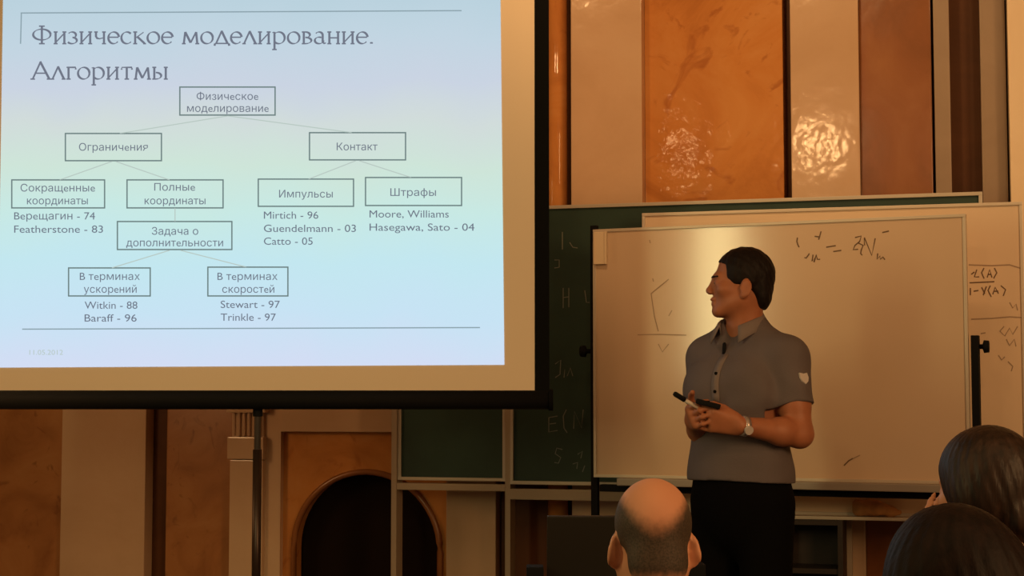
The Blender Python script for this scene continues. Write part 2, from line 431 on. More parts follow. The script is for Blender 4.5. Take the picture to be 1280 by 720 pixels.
def text_mesh(txt, x0, x1, bl, cap, m, parent, name='caption'):
    cs_ = outlines(txt)
    hol = [any(q is not p and area(p) * area(q) < 0 and abs(area(q)) > abs(area(p)) and inside(p[0], q) for q in cs_) for p in cs_]
    outer = [p for p, h_ in zip(cs_, hol) if not h_]; holes = [p for p, h_ in zip(cs_, hol) if h_]
    own = {k: [] for k in range(len(outer))}
    for h_ in holes:
        c = [k for k in own if inside(h_[0], outer[k]) and area(outer[k]) * area(h_) < 0 and abs(area(outer[k])) > abs(area(h_))]
        if c: own[min(c, key=lambda k: abs(area(outer[k])))].append(h_)
    xs = [v.x for p in outer for v in p]; a, b = min(xs), max(xs)
    vs, fs = [], []
    for k, p in enumerate(outer):
        loops = [p] + own[k]; flat = [v for l in loops for v in l]; n0 = len(vs)
        vs += [S3(x0 + (v.x - a) / (b - a) * (x1 - x0), bl - v.y / 0.729 * cap) for v in flat]
        fs += [[n0 + t for t in tri] for tri in tessellate_polygon([[v.to_3d() for v in l] for l in loops])]
    me = bpy.data.meshes.new(name); me.from_pydata(vs, [], fs)
    return link(name, me, m, parent)
T = [('Физическое', 246, 323, 125), ('моделирование', 234, 336, 140), ('Ограничения', 99, 185, 188.5), ('Контакт', 421, 472, 188),
     ('Сокращенные', 26, 119, 239.5), ('координаты', 34, 110, 255.5), ('Полные', 193, 244, 238.5), ('координаты', 181, 257, 255.5),
     ('Импульсы', 349, 416, 247), ('Штрафы', 488, 545, 245), ('Mirtich - 96', 330, 398, 273.5), ('Guendelmann - 03', 330, 445, 290),
     ('Catto - 05', 330, 391, 306), ('Moore, Williams', 462, 561, 272), ('Hasegawa, Sato - 04', 462, 593, 288.5),
     ('Верещагин - 74', 18, 119, 274.5), ('Featherstone - 83', 18, 129, 291), ('Задача о', 190, 248, 293.5), ('дополнительности', 158, 279, 308),
     ('В терминах', 100, 175, 350), ('ускорений', 105, 171, 366), ('Witkin - 88', 106, 172, 386), ('Baraff - 96', 106, 171, 402),
     ('В терминах', 272, 347, 350), ('скоростей', 278, 343, 366), ('Stewart - 97', 276, 350, 385), ('Trinkle - 97', 276, 345, 401)]
for t, x0, x1, bl in T: text_mesh(t, x0, x1, bl, 9.6, M['slide_dark'], sl)
text_mesh('11.05.2012', 37, 79, 443.5, 6.5, M['slide_faint'], sl)
# title drawn with a broad pen: x-height 1, capital 1.5, y up
V = lambda x, a=0, b=1: [(x, a), (x, b)]
def serif(x, y, w=.2): return [(x - w, y), (x + w, y)]
G = {
 'и': (1.0, [V(.2), V(.8), [(.2, .1), (.8, .9)], serif(.2, 0, .14), serif(.8, 0, .14), serif(.2, 1, .14), serif(.8, 1, .14)]),
 'н': (1.0, [V(.2), V(.8), [(.2, .5), (.8, .5)], serif(.2, 0, .14), serif(.8, 0, .14), serif(.2, 1, .14), serif(.8, 1, .14)]),
 'з': (.78, [arc(.33, .74, .27, .26, 150, -80), arc(.33, .27, .33, .27, 85, -150)]),
 'ч': (.95, [V(.75), [(.2, 1), (.2, .62), (.28, .46), (.45, .42), (.75, .52)], serif(.2, 1, .13), serif(.75, 1, .13), serif(.75, 0, .14)]),
 'е': (.9, [[(.12, .55), (.8, .55)] , arc(.47, .5, .37, .5, 8, 320, 22)]),
 'с': (.85, [arc(.48, .5, .38, .5, 45, 318, 20)]),
 'к': (.95, [V(.2), [(.24, .5), (.78, .98)], [(.36, .58), (.85, .02)], serif(.2, 0, .14), serif(.2, 1, .14), serif(.85, 0, .1)]),
 'о': (1.0, [arc(.5, .5, .4, .5, 0, 360, 26)]),
 'м': (1.25, [[(.15, 0), (.25, 1)], [(.25, 1), (.62, .08)], [(.62, .08), (1.0, 1)], [(1.0, 1), (1.08, 0)], serif(.15, 0, .13), serif(1.08, 0, .14)]),
 'д': (1.05, [[(.12, .0), (.52, 1.1)], [(.5, 1.1), (.92, .0)], [(.05, .02), (1.0, .02)], [(.05, .02), (.02, -.18)], [(1.0, .02), (1.03, -.18)]]),
 'л': (1.0, [[(.1, .0), (.5, 1.08)], [(.48, 1.08), (.9, 0)], serif(.1, 0, .12), serif(.88, 0, .14)]),
 'р': (1.02, [V(.2, -.5, 1), arc(.5, .5, .4, .5, 140, -140, 22), serif(.2, -.5, .16), [(.05, .94), (.2, 1)]]),
 'в': (.88, [V(.2), arc(.3, .76, .32, .24, 90, -90), arc(.3, .27, .42, .27, 90, -90), [(.06, 1), (.3, 1)], [(.06, 0), (.3, 0)]]),
 'а': (.88, [[(.62, .75), (.62, .15), (.72, .02), (.85, .06)], arc(.37, .74, .25, .26, 150, 0), arc(.38, .28, .3, .28, 60, 360, 20)]),
 'г': (.78, [V(.22), [(.08, 1), (.7, 1), (.72, .82)], serif(.22, 0, .15)]),
 'т': (.95, [V(.48), [(.12, .8), (.14, 1), (.82, 1), (.84, .8)], serif(.48, 0, .16)]),
 'ы': (1.2, [V(.2), V(1.0), arc(.3, .28, .38, .28, 90, -90), [(.06, 0), (.3, 0)], serif(.2, 1, .14), serif(1.0, 1, .14), serif(1.0, 0, .14)]),
 'Ф': (1.5, [V(.75, -.02, 1.5), arc(.75, .78, .6, .46, 0, 360, 30), serif(.75, 0, .2), serif(.75, 1.5, .2)]),
 'А': (1.4, [[(.12, 0), (.68, 1.5)], [(.64, 1.5), (1.28, 0)], [(.34, .5), (1.0, .5)], serif(.12, 0, .16), serif(1.28, 0, .18)]),
 '.': (.4, [[(.1, .06), (.3, .06)], [(.2, 0), (.2, .14)]]), ' ': (.55, []),
}
def title(txt, x0, x1, bl, xh, parent):
    tot = sum(G[c][0] for c in txt); sx = (x1 - x0) / tot; x = 0
    bm = bmesh.new()
    for c in txt:
        if c == ' ': obj('title_word', bm, M['slide_title'], parent); bm = bmesh.new()
        wd, ls = G[c]
        for l in ls:
            ribbon(bm, [(x0 + (x + p[0]) * sx, bl - p[1] * xh) for p in l], 1.5, S3, (0.9, 2.9))
        x += wd
    return obj('title_word', bm, M['slide_title'], parent)
title('Физическое моделирование.', 39, 468, 54.8, 14.6, sl)
title('Алгоритмы', 39, 211, 99, 14.6, sl)

# ------------------------------------------------------------------ chalkboard
YB = 6.75
cx = lambda px, py=600: on_y(px, py, YB).x
cz = lambda px, py: on_y(px, py, YB).z
xa, xb = cx(638), cx(1228, 245)
zt, zb = cz(960, 248.5), cz(690, 606)
xw0, xw1 = cx(497), cx(632)
zwb, zwl = cz(565, 601), cz(565, 613)
cb = thing('chalkboard', 'green classroom chalkboard with pale frame behind the whiteboards and screen', 'chalkboard', ((xa + xb) / 2, YB, PODIUM))
def loc(bm, root):
    bmesh.ops.translate(bm, vec=-Vector(root.location), verts=bm.verts[:]); return bm
def frame_bm(x0, x1, z0, z1, y0, y1, t):
    bm = bmesh.new()
    box(bm, x0, x1, y0, y1, z1 - t, z1, .002); box(bm, x0, x1, y0, y1, z0, z0 + t, .002)
    box(bm, x0, x0 + t, y0, y1, z0 + t, z1 - t, .002); box(bm, x1 - t, x1, y0, y1, z0 + t, z1 - t, .002)
    return bm
mp_ = obj('board_panel', loc(B(xa + .01, xb - .01, YB, YB + .03, zb + .01, zt - .01), cb), M['green'], cb)
obj('board_frame', loc(frame_bm(xa, xb, zb, zt, YB - .012, YB + .032, .015), cb), M['alu'], cb)
wp_ = obj('wing_panel', loc(B(xw0 + .01, xw1 - .01, YB + .01, YB + .04, zwb + .01, zt - .01), cb), M['green'], cb)
obj('wing_frame', loc(frame_bm(xw0, xw1, zwb, zt, YB - .002, YB + .042, .014), cb), M['alu'], cb)
obj('chalk_ledge', loc(B(xw0, xw1, YB - .012, YB + .03, cz(565, 613), cz(565, 604.5), .003), cb), M['alub'], cb)
obj('chalk_ledge', loc(B(xa, xb, YB - .012, YB + .03, cz(690, 625), cz(690, 611.5), .003), cb), M['alub'], cb)
for p in (493.5, 635.5, 1060):
    obj('post', loc(B(cx(p - 3.2), cx(p + 3.2), YB + .0325 if p > 1000 else YB - .012, YB + .07, PODIUM, zt if p < 1000 else zb), cb), M['alub'], cb)
def board_strokes(name, lines, w, m, parent, pt):
    for l in lines:
        bm = bmesh.new(); ribbon(bm, l, w, pt); obj(name, bm, m, parent)
def cpt(px, py):
    p = on_y(px, py, YB - .0012); return p - Vector(cb.location)
cs = [[(703, 290), (703, 312)], [(712, 303), (716, 309), (722, 310)], [(693, 325), (699, 325), (699, 334), (693, 335)], [(704, 360), (704, 385)], [(704, 372), (711, 371)], [(711, 360), (711, 384)], [(731, 363), (733, 378), (737, 378)], [(694, 455), (701, 450), (700, 468), (694, 472)],
      [(705, 472), (706, 462), (709, 470), (713, 460), (716, 470)], [(686, 522), (686, 540), (697, 538)], [(687, 530), (695, 529)], [(686, 522), (697, 520)], [(708, 512), (704, 520), (705, 535), (709, 541)], [(717, 536), (718, 514), (727, 535), (729, 512)], [(703, 562), (696, 560), (694, 567), (701, 572), (698, 579), (693, 578)], [(722, 568), (728, 564), (726, 573)], [(716, 580), (722, 578), (721, 586)], [(728, 590), (731, 582)]]
board_strokes('chalk_stroke', cs, 1.1, M['chalk'], cb, cpt)

# ------------------------------------------------------------------ second whiteboard, hung on the chalkboard
Y2 = 6.60
x20, x21 = on_y(803, 300, Y2).x, on_y(1279, 300, Y2).x
z21, z20 = on_y(1040, 259.5, Y2).z, on_y(1040, 644, Y2).z
w2 = thing('whiteboard', 'whiteboard hung on the chalkboard, half hidden behind the front whiteboard', 'whiteboard', ((x20 + x21) / 2, Y2, PODIUM))
obj('writing_surface', loc(B(x20 + .01, x21 - .01, Y2, Y2 + .02, z20 + .01, z21 - .01), w2), M['wb2'], w2)
obj('frame', loc(frame_bm(x20, x21, z20, z21, Y2 - .008, Y2 + .022, .013), w2), M['wframe'], w2)
obj('tray', loc(B(x20 + .05, x21 - .02, Y2 - .085, Y2 + .02, z20 - .012, z20 + .001, .003), w2), M['wframe'], w2)
for x in (x20 + .25, x21 - .25): obj('hook', loc(B(x - .02, x + .02, Y2 + .0205, YB - .0125, zt - .20, zt - .17), w2), M['blackm'], w2)
def wpt(px, py):
    p = on_y(px, py, Y2 - .0012); return p - Vector(w2.location)
ws = [[(1214, 343), (1218, 340)], [(1221, 337), (1218, 346), (1224, 346)], [(1230, 335), (1227, 341), (1230, 348)], [(1234, 347), (1237, 337), (1240, 347)], [(1235, 343), (1239, 343)], [(1243, 335), (1246, 341), (1242, 348)], [(1212, 353.5), (1243, 352)],
      [(1213, 360), (1213, 369)], [(1217, 364), (1223, 363)], [(1227, 359), (1231, 367)], [(1233, 358), (1229, 369)], [(1238, 357), (1235, 363), (1239, 371)], [(1241, 368), (1244, 359), (1248, 367)], [(1242, 364), (1248, 364)], [(1251, 357), (1257, 362), (1254, 370)]]
board_strokes('marker_stroke', ws, 1.6, M['ink'], w2, wpt)
wf = [[(1211, 331), (1240, 332), (1262, 331), (1278, 336)], [(1214, 399), (1240, 398), (1262, 396), (1279, 397)], [(1262, 378), (1266, 385), (1270, 380), (1272, 388)], [(1255, 408), (1250, 414), (1256, 420), (1262, 410), (1266, 418), (1272, 408)], [(1258, 424), (1262, 432), (1268, 424), (1270, 433)], [(1248, 444), (1252, 450), (1256, 446)], [(1260, 452), (1266, 458), (1264, 464)], [(1226, 417), (1232, 416)]]
board_strokes('wiped_stroke', wf, 1.5, M['ink_faint'], w2, wpt)

# ------------------------------------------------------------------ front whiteboard on its stand
PL = at_depth(742, 440, 6.57); PR = at_depth(1210.5, 440, 6.0)
dirw = Vector((PR.x - PL.x, PR.y - PL.y, 0)); WW = dirw.length; dirw.normalize()
rzw = math.atan2(dirw.y, dirw.x)
FO = Vector(((PL.x + PR.x) / 2, (PL.y + PR.y) / 2, PODIUM))
nw = Vector((dirw.y, -dirw.x, 0))
fb = thing('mobile_whiteboard', 'white board on a black wheeled stand behind the standing man', 'whiteboard', FO, rzw)
def fuv(px, py):
    p = on_plane(px, py, FO, nw); d = p - FO; return d.dot(dirw), d.z
h = WW / 2
zt_ = (fuv(760, 287)[1] + fuv(1195, 267)[1]) / 2
zb_ = (fuv(760, 598)[1] + fuv(1160, 603.5)[1]) / 2
obj('writing_surface', B(-h + .008, h - .008, 0, .018, zb_ + .008, zt_ - .008), M['wb'], fb)
obj('frame', frame_bm(-h, h, zb_, zt_, -.006, .022, .012), M['wframe'], fb)
obj('pen_tray', B(-h + .12, h - .03, -.07, -.0065, zb_ - .028, zb_ + .001, .004), M['tray'], fb)
zp = fuv(1220, 433)[1]
for s in (-1, 1):
    xo = s * (h + .022) if s > 0 else -h - .008
    ya = .005 if s > 0 else .0225
    top = zt_ + .02 if s < 0 else fuv(1218, 419)[1]
    obj('post', B(xo - .014, xo + .014, ya, .05, .07, top, .003), M['blackm'], fb)
    bm = bmesh.new(); xk = xo + s * .03
    xk += 0 if s > 0 else -.012
    tube(bm, [(xo + s * .0145, .036, zp), (xk - s * .005, .036, zp), (xk, .036, zp), (xk + s * .018, .036, zp)], [.009, .009, .024, .022], 16)
    obj('pivot_knob', bm, M['blackm'], fb, True)
    ft = obj('foot', B(xo - .02, xo + .02, -.28, .28, .05, .085, .006), M['blackm'], fb)
    for yy in (-.25, .25):
        bm = bmesh.new(); tube(bm, [(xo - .012, yy, .026), (xo + .012, yy, .026)], .026, 16); obj('wheel', bm, M['black'], ft, True)
obj('crossbar', B(-h + .019, h + .0075, .012, .040, zb_ - .058, zb_ - .029, .004), M['blackm'], fb)
obj('lower_crossbar', B(-h + .019, h + .0075, .012, .040, .12, .15, .004), M['blackm'], fb)
def fpt(px, py):
    u, v = fuv(px, py); return (u, -.0012, v)
def Q(pts): return [(960 + x / 5.145, 260 + y / 5.143) for x, y in pts]
fm = [Q([(190, 190), (186, 215), (192, 235), (200, 252)]), Q([(235, 318), (246, 322), (262, 300), (266, 292)]), Q([(290, 300), (284, 342), (300, 322), (296, 348), (312, 300), (318, 330), (336, 330)]), Q([(300, 182), (332, 186)]), Q([(342, 150), (326, 204)]), Q([(375, 252), (436, 242)]), Q([(420, 280), (472, 272)]),
      Q([(560, 190), (600, 180), (590, 215), (560, 240), (548, 268), (580, 265)]), Q([(580, 225), (612, 240), (600, 270), (596, 292), (606, 304)]), Q([(622, 240), (620, 190), (668, 305), (690, 195)]), Q([(735, 158), (778, 148)]), Q([(706, 292), (702, 330), (722, 308), (722, 330), (740, 315), (752, 332)]),
      [(1055, 582), (1061, 576), (1066, 573)]]
board_strokes('marker_stroke', fm, 1.6, M['ink'], fb, fpt)
ff = [[(836, 349), (814, 367), (818, 395), (823, 414)], [(797, 418.5), (825, 418), (858, 419)], [(823, 430), (828, 440), (836, 430)], [(836, 395), (840, 388)], [(1063, 575), (1075, 569)], [(812, 300), (813, 304)], [(816, 348), (817, 352)]]
board_strokes('wiped_stroke', ff, 1.3, M['ink_faint'], fb, fpt)
u0_, v0_ = fuv(744, 331); u1_, v1_ = fuv(760, 290)
bm = bmesh.new(); box(bm, u0_, u1_, -.02, -.0065, v0_, v1_, .003); box(bm, u1_ - .008, u1_, -.024, -.0065, v0_, v1_, .002)
pk = obj('marker_pocket', bm, M['pocket'])
bmtx = fb.matrix_basis
pk.location = FO; pk.rotation_euler = (0, 0, rzw)
tag(pk, 'small cream plastic strip on top left corner of front whiteboard', 'holder')

# ------------------------------------------------------------------ implicit-surface modelling
def smin(a, b, k):
    hh = np.maximum(k - np.abs(a - b), 0) / k
    return np.minimum(a, b) - hh * hh * k * .25
class Field:
    def __init__(s, lo, hi, res):
        s.lo = np.array(lo, float); s.res = res
        s.n = np.ceil((np.array(hi) - s.lo) / res).astype(int) + 1
        s.D = np.full(s.n, 1.0, np.float32)
        s.ax = [s.lo[i] + res * np.arange(s.n[i]) for i in range(3)]
    def _win(s, a, b):
        i0 = np.clip(np.floor((np.array(a) - s.lo) / s.res).astype(int), 0, s.n - 1)
        i1 = np.clip(np.ceil((np.array(b) - s.lo) / s.res).astype(int) + 1, 1, s.n)
        sl_ = tuple(slice(i0[k], i1[k]) for k in range(3))
        P = np.meshgrid(*[s.ax[k][sl_[k]] for k in range(3)], indexing='ij')
        return sl_, P
    def _put(s, sl_, d, k, op):
        if d.size == 0: return
        c = s.D[sl_]
        if op == 'add': s.D[sl_] = smin(c, d, k) if k > 0 else np.minimum(c, d)
        elif op == 'sub': s.D[sl_] = -smin(-c, d, k) if k > 0 else np.maximum(c, -d)
    def cone(s, a, b, ra, rb, k=.01, op='add'):
        a = np.array(a, float); b = np.array(b, float); r = max(ra, rb) + k + 3 * s.res
        sl_, (X, Y, Z) = s._win(np.minimum(a, b) - r, np.maximum(a, b) + r)
        v = b - a; L2 = max(v @ v, 1e-9)
        t = np.clip(((X - a[0]) * v[0] + (Y - a[1]) * v[1] + (Z - a[2]) * v[2]) / L2, 0, 1)
        d = np.sqrt((X - a[0] - t * v[0]) ** 2 + (Y - a[1] - t * v[1]) ** 2 + (Z - a[2] - t * v[2]) ** 2) - (ra + (rb - ra) * t)
        s._put(sl_, d, k, op)
    def chain(s, pts, rs, k=.01):
        for i in range(len(pts) - 1): s.cone(pts[i], pts[i + 1], rs[i], rs[i + 1], k)
    def ell(s, c, r, R=None, k=.01, op='add'):
        c = np.array(c, float); r = np.array(r, float); m = r.max() + k + 3 * s.res
        sl_, (X, Y, Z) = s._win(c - m, c + m)
        q = np.stack([X - c[0], Y - c[1], Z - c[2]], -1)
        if R is not None: q = q @ np.array(R)      # into the local axes (columns of R)
        k0 = np.sqrt(((q / r) ** 2).sum(-1)); k1 = np.sqrt(((q / r ** 2) ** 2).sum(-1)) + 1e-9
        s._put(sl_, k0 * (k0 - 1) / k1, k, op)
    def cut(s, fn, k=0):                           # remove where fn(X,Y,Z) < 0
        P = np.meshgrid(*s.ax, indexing='ij')
        s._put(tuple(slice(None) for _ in range(3)), fn(*P), k, 'sub')
    def warp(s, fn):
        P = np.meshgrid(*s.ax, indexing='ij'); s.D += fn(*P).astype(np.float32)
    def mesh(s, name):
        D = s.D; D[0] = D[-1] = 1; D[:, 0] = D[:, -1] = 1; D[:, :, 0] = D[:, :, -1] = 1
        Sg = D < 0
        n = D.shape
        cnt = np.zeros((n[0] - 1, n[1] - 1, n[2] - 1), np.int8)
        offs = [(i, j, k) for i in (0, 1) for j in (0, 1) for k in (0, 1)]
        for i, j, k in offs: cnt += Sg[i:n[0] - 1 + i, j:n[1] - 1 + j, k:n[2] - 1 + k]
        act = (cnt > 0) & (cnt < 8)
        idx = np.argwhere(act); ids = np.full(act.shape, -1, np.int64); ids[act] = np.arange(len(idx))
        val = {o_: D[idx[:, 0] + o_[0], idx[:, 1] + o_[1], idx[:, 2] + o_[2]].astype(float) for o_ in offs}
        acc = np.zeros((len(idx), 3)); w = np.zeros(len(idx))
        for a in offs:
            for ax in range(3):
                if a[ax]: continue
                b = list(a); b[ax] = 1; b = tuple(b)
                m = (val[a] < 0) != (val[b] < 0)
                t = np.where(m, val[a] / np.where(m, val[a] - val[b], 1), 0)
                p = np.array(a, float)[None].repeat(len(idx), 0); p[:, ax] = t
                acc += p * m[:, None]; w += m
        co = (idx + acc / w[:, None]) * s.res + s.lo
        quads = []
        for ax in range(3):
            u, v = [(1, 2), (2, 0), (0, 1)][ax]
            A = np.moveaxis(Sg, (ax, u, v), (0, 1, 2)); I = np.moveaxis(ids, (ax, u, v), (0, 1, 2))
            e0 = A[:-1, 1:-1, 1:-1]; e1 = A[1:, 1:-1, 1:-1]; df = np.argwhere(e0 != e1)
            if not len(df): continue
            i, j, k = df[:, 0], df[:, 1] + 1, df[:, 2] + 1
            q = np.stack([I[i, j - 1, k - 1], I[i, j, k - 1], I[i, j, k], I[i, j - 1, k]], -1)
            fl = ~e0[df[:, 0], df[:, 1], df[:, 2]]
            q[fl] = q[fl][:, ::-1]; quads.append(q)
        q = np.concatenate(quads); q = q[(q >= 0).all(1)]
        for _ in range(2):                         # light relaxing of the stair steps
            sm_ = np.zeros_like(co); c_ = np.zeros(len(co))
            for a, b in ((0, 1), (1, 2), (2, 3), (3, 0)):
                for x, y in ((a, b), (b, a)):
                    np.add.at(sm_, q[:, x], co[q[:, y]]); np.add.at(c_, q[:, x], 1)
            co = co * .5 + sm_ / np.maximum(c_, 1)[:, None] * .5
        me = bpy.data.meshes.new(name)
        me.vertices.add(len(co)); me.vertices.foreach_set('co', co.astype(np.float32).ravel())
        me.loops.add(q.size); me.loops.foreach_set('vertex_index', q.astype(np.int32).ravel())
        me.polygons.add(len(q)); me.polygons.foreach_set('loop_start', np.arange(0, q.size, 4, dtype=np.int32))
        me.update(calc_edges=True); me.validate()
        return me
def rotz(a):
    c, s_ = math.cos(a), math.sin(a); return np.array([[c, -s_, 0], [s_, c, 0], [0, 0, 1.0]])
def rotx(a):
    c, s_ = math.cos(a), math.sin(a); return np.array([[1.0, 0, 0], [0, c, -s_], [0, s_, c]])
def roty(a):
    c, s_ = math.cos(a), math.sin(a); return np.array([[c, 0, s_], [0, 1.0, 0], [-s_, 0, c]])
class Frame:                                        # local axes: y forward, z up
    def __init__(s, o, R=np.eye(3), sc=1.0): s.o = np.array(o, float); s.R = np.array(R); s.s = sc
    def __call__(s, *p): return s.R @ (np.array(p, float) * s.s) + s.o
    def inv(s, X, Y, Z):
        q = np.stack([X - s.o[0], Y - s.o[1], Z - s.o[2]], -1) @ s.R / s.s
        return q[..., 0], q[..., 1], q[..., 2]

def head(F, H, neck_to, rn=.060):
    s = H.s
    E = lambda c, r, k=.012, op='add', R=None: F.ell(H(*c), np.array(r) * s, H.R if R is None else H.R @ R, k, op)
    K = lambda a, b, ra, rb, k=.012, op='add': F.cone(H(*a), H(*b), ra * s, rb * s, k, op)
    E((0, -.014, .035), (.076, .097, .089), 0)
    E((0, .028, -.028), (.062, .066, .082), .02)
    for x in (-1, 1):
        K((x * .052, .004, -.058), (x * .022, .070, -.096), .020, .017, .03)
        E((x * .044, .058, -.022), (.022, .026, .020), .02)
    E((0, .078, -.098), (.021, .017, .016), .02)
    E((0, .080, .020), (.047, .017, .015), .018)
    for x in (-1, 1): E((x * .033, .104, -.001), (.018, .017, .012), .014, 'sub')
    for x in (-1, 1): E((x * .032, .080, -.002), (.0135, .0135, .0115), .004)
    K((0, .090, .012), (0, .1075, -.024), .009, .010, .010)
    E((0, .108, -.028), (.0125, .0115, .010), .008)
    for x in (-1, 1): E((x * .012, .103, -.033), (.0085, .010, .0075), .006)
    E((0, .092, -.057), (.024, .012, .0085), .008)
    E((0, .089, -.072), (.021, .012, .009), .007)
    E((0, .106, -.0645), (.026, .010, .0022), .004, 'sub')
    K((0, -.024, -.05), neck_to, .058, rn, .03) if False else F.cone(H(0, -.022, -.055), neck_to, .056 * s, rn, .035)
    for x in (-1, 1):
        R = roty(x * -.22) @ rotz(x * .42)
        E((x * .083, -.012, -.018), (.0075, .021, .034), .006, 'add', R)
        E((x * .078, -.010, -.018), (.010, .012, .028), .008)
        E((x * .080, -.004, -.044), (.008, .012, .013), .006)
        E((x * .093, -.006, -.014), (.007, .0125, .022), .005, 'sub', R)
        E((x * .079, .004, -.020), (.006, .006, .008), .004)
def unit(v): v = np.array(v, float); return v / np.linalg.norm(v)
def rot_about(v, ax, a):
    ax = unit(ax); return v * math.cos(a) + np.cross(ax, v) * math.sin(a) + ax * (ax @ v) * (1 - math.cos(a))
def hand(F, wrist, fwd, back, thumb, curl=(.55, .75, .5), spread=.05, sc=1.0, thumb_bend=(.5, .3), tdir=(.75, .75, .25)):
    """palm + four unequal fingers + thumb from the side of the palm"""
    f = unit(fwd); b = unit(np.array(back) - f * (np.array(back) @ f)); t = np.cross(b, f); t = t if t @ np.array(thumb) > 0 else -t
    w = np.array(wrist, float)
    for o_, e_, ra, rb in ((-.028, -.020, .015, .013), (-.010, -.006, .017, .014), (.010, .010, .017, .0145), (.024, .026, .016, .014)):
        F.cone(w + t * o_ * sc * .7 + f * .012 * sc, w + t * e_ * 1.2 * sc + f * .085 * sc, ra * sc, rb * sc, .012)
    ax = np.cross(f, -b)                            # curl towards the palm
    for o_, ln, r in ((-.031, .76, .0078), (-.0105, .95, .0088), (.0105, 1.0, .0092), (.031, .92, .0088)):
        p = w + t * o_ * sc + f * .086 * sc
        d = unit(f + t * o_ * spread * 20)
        for seg, c, r0, r1 in ((.044, curl[0], 1.05, .98), (.027, curl[1], .97, .9), (.022, curl[2], .9, .78)):
            d = rot_about(d, ax, c)
            q = p + d * seg * ln * sc
            F.cone(p, q, r * r0 * sc, r * r1 * sc, .004); p = q
    p = w + t * .026 * sc + f * .022 * sc - b * .006 * sc
    d = unit(f * tdir[0] + t * tdir[1] - b * tdir[2])
    for seg, c, r0, r1, k in ((.042, 0, .0145, .0115, .012), (.032, thumb_bend[0], .0115, .0105, .004), (.026, thumb_bend[1], .0105, .0085, .004)):
        d = unit(rot_about(d, -b, -c if np.cross(t, f) @ b > 0 else c)) if c else d
        q = p + d * seg * sc; F.cone(p, q, r0 * sc, r1 * sc, k); p = q
    return p

# ------------------------------------------------------------------ the standing man
pz = at_depth(932, 497, 5.5)
man = thing('person', 'standing dark-haired man in grey polo shirt holding a marker in front of whiteboard', 'person', (pz.x, pz.y, PODIUM), HEAD)
SC = 2030 / 5.5
mx = lambda px: (px - 932) / SC
mz = lambda py: 1.43 - PODIUM + (497 - py) / SC
BF = Frame((-.014, .0, 0), rotz(math.radians(180 - 43)))            # body axes: y = forward (towards camera left), x = his right
def bodyside(x, y, z): return BF(x, y, z)
# his left is local -x (screen right, nearer the camera); his right is local +x
HM = Frame((mx(927), -.01, mz(355.2)), rotz(math.radians(90 - 4)) @ rotx(math.radians(2)), .985)
neck_base = BF(0, -.018, 1.475)
LS, LE, LWr = np.array((.122, -.112, 1.410)), np.array((.152, -.165, 1.160)), np.array((-.055, -.265, 1.190))
RS, RE, RW = np.array((-.112, .108, 1.412)), np.array((-.135, .050, 1.160)), np.array((-.196, -.150, 1.205))
BODY_LO, BODY_HI = (-.36, -.42, -.02), (.32, .32, 1.86)
def torso(F, g, k=.05):
    F.ell(BF(0, 0, .95), (.170 + g, .125 + g, .125 + g), BF.R, k)
    F.ell(BF(0, .022, 1.08), (.166 + g, .134 + g, .16 + g), BF.R, k)
    F.ell(BF(0, .010, 1.25), (.168 + g, .126 + g, .19 + g), BF.R, k)
    F.ell(BF(.075, .075, 1.325), (.085 + g, .05 + g, .07 + g), BF.R, k)
    F.ell(BF(-.075, .075, 1.325), (.085 + g, .05 + g, .07 + g), BF.R, k)
    F.cone(LS, BF(-.05, -.01, 1.43), .058 + g, .062 + g, k)
    F.cone(RS, BF(.05, -.01, 1.43), .058 + g, .062 + g, k)
    F.cone(BF(-.01, -.03, 1.515), BF(-.12, -.01, 1.425), .050 + g, .046 + g, k)
    F.cone(BF(.01, -.03, 1.515), BF(.12, -.01, 1.425), .050 + g, .046 + g, k)
F = Field(BODY_LO, BODY_HI, .0042)
torso(F, -.012)
head(F, HM, neck_base)
for S_, E_, W_ in ((LS, LE, LWr), (RS, RE, RW)):
    F.cone(S_, S_ * .4 + E_ * .6, .056, .051, .03); F.cone(S_ * .4 + E_ * .6, E_, .051, .043, .02)
    m_ = E_ * .68 + W_ * .32
    F.cone(E_, m_, .043, .044, .02); F.cone(m_, W_, .044, .028, .02)
hand(F, LWr, (-.97, .06, .16), (-.10, -.9, -.30), (0, 0, 1), (.35, .6, .4), .05, 1.04, (.3, .3), (.95, .42, .25))
hand(F, RW, (-.10, -.93, .10), (-.9, .05, -.35), (0, 0, 1), (.7, 1.1, .7), .03, 1.02, (.3, .3))
HIPL, HIPR = BF(-.092, 0, .92), BF(.092, 0, .92)
KNL, KNR = BF(-.105, .02, .50), BF(.105, .02, .50)
ANL, ANR = BF(-.115, -.01, .09), BF(.115, -.01, .09)
for a, b, c, sx in ((HIPL, KNL, ANL, -1), (HIPR, KNR, ANR, 1)):
    F.cone(a, b, .085, .056, .03); F.cone(b, c, .054, .040, .02)
    F.cone(c + (0, 0, -.03), BF(sx * .125, .10, .045), .034, .03, .02)
body = link('body', F.mesh('body'), M['skin'], man, True)
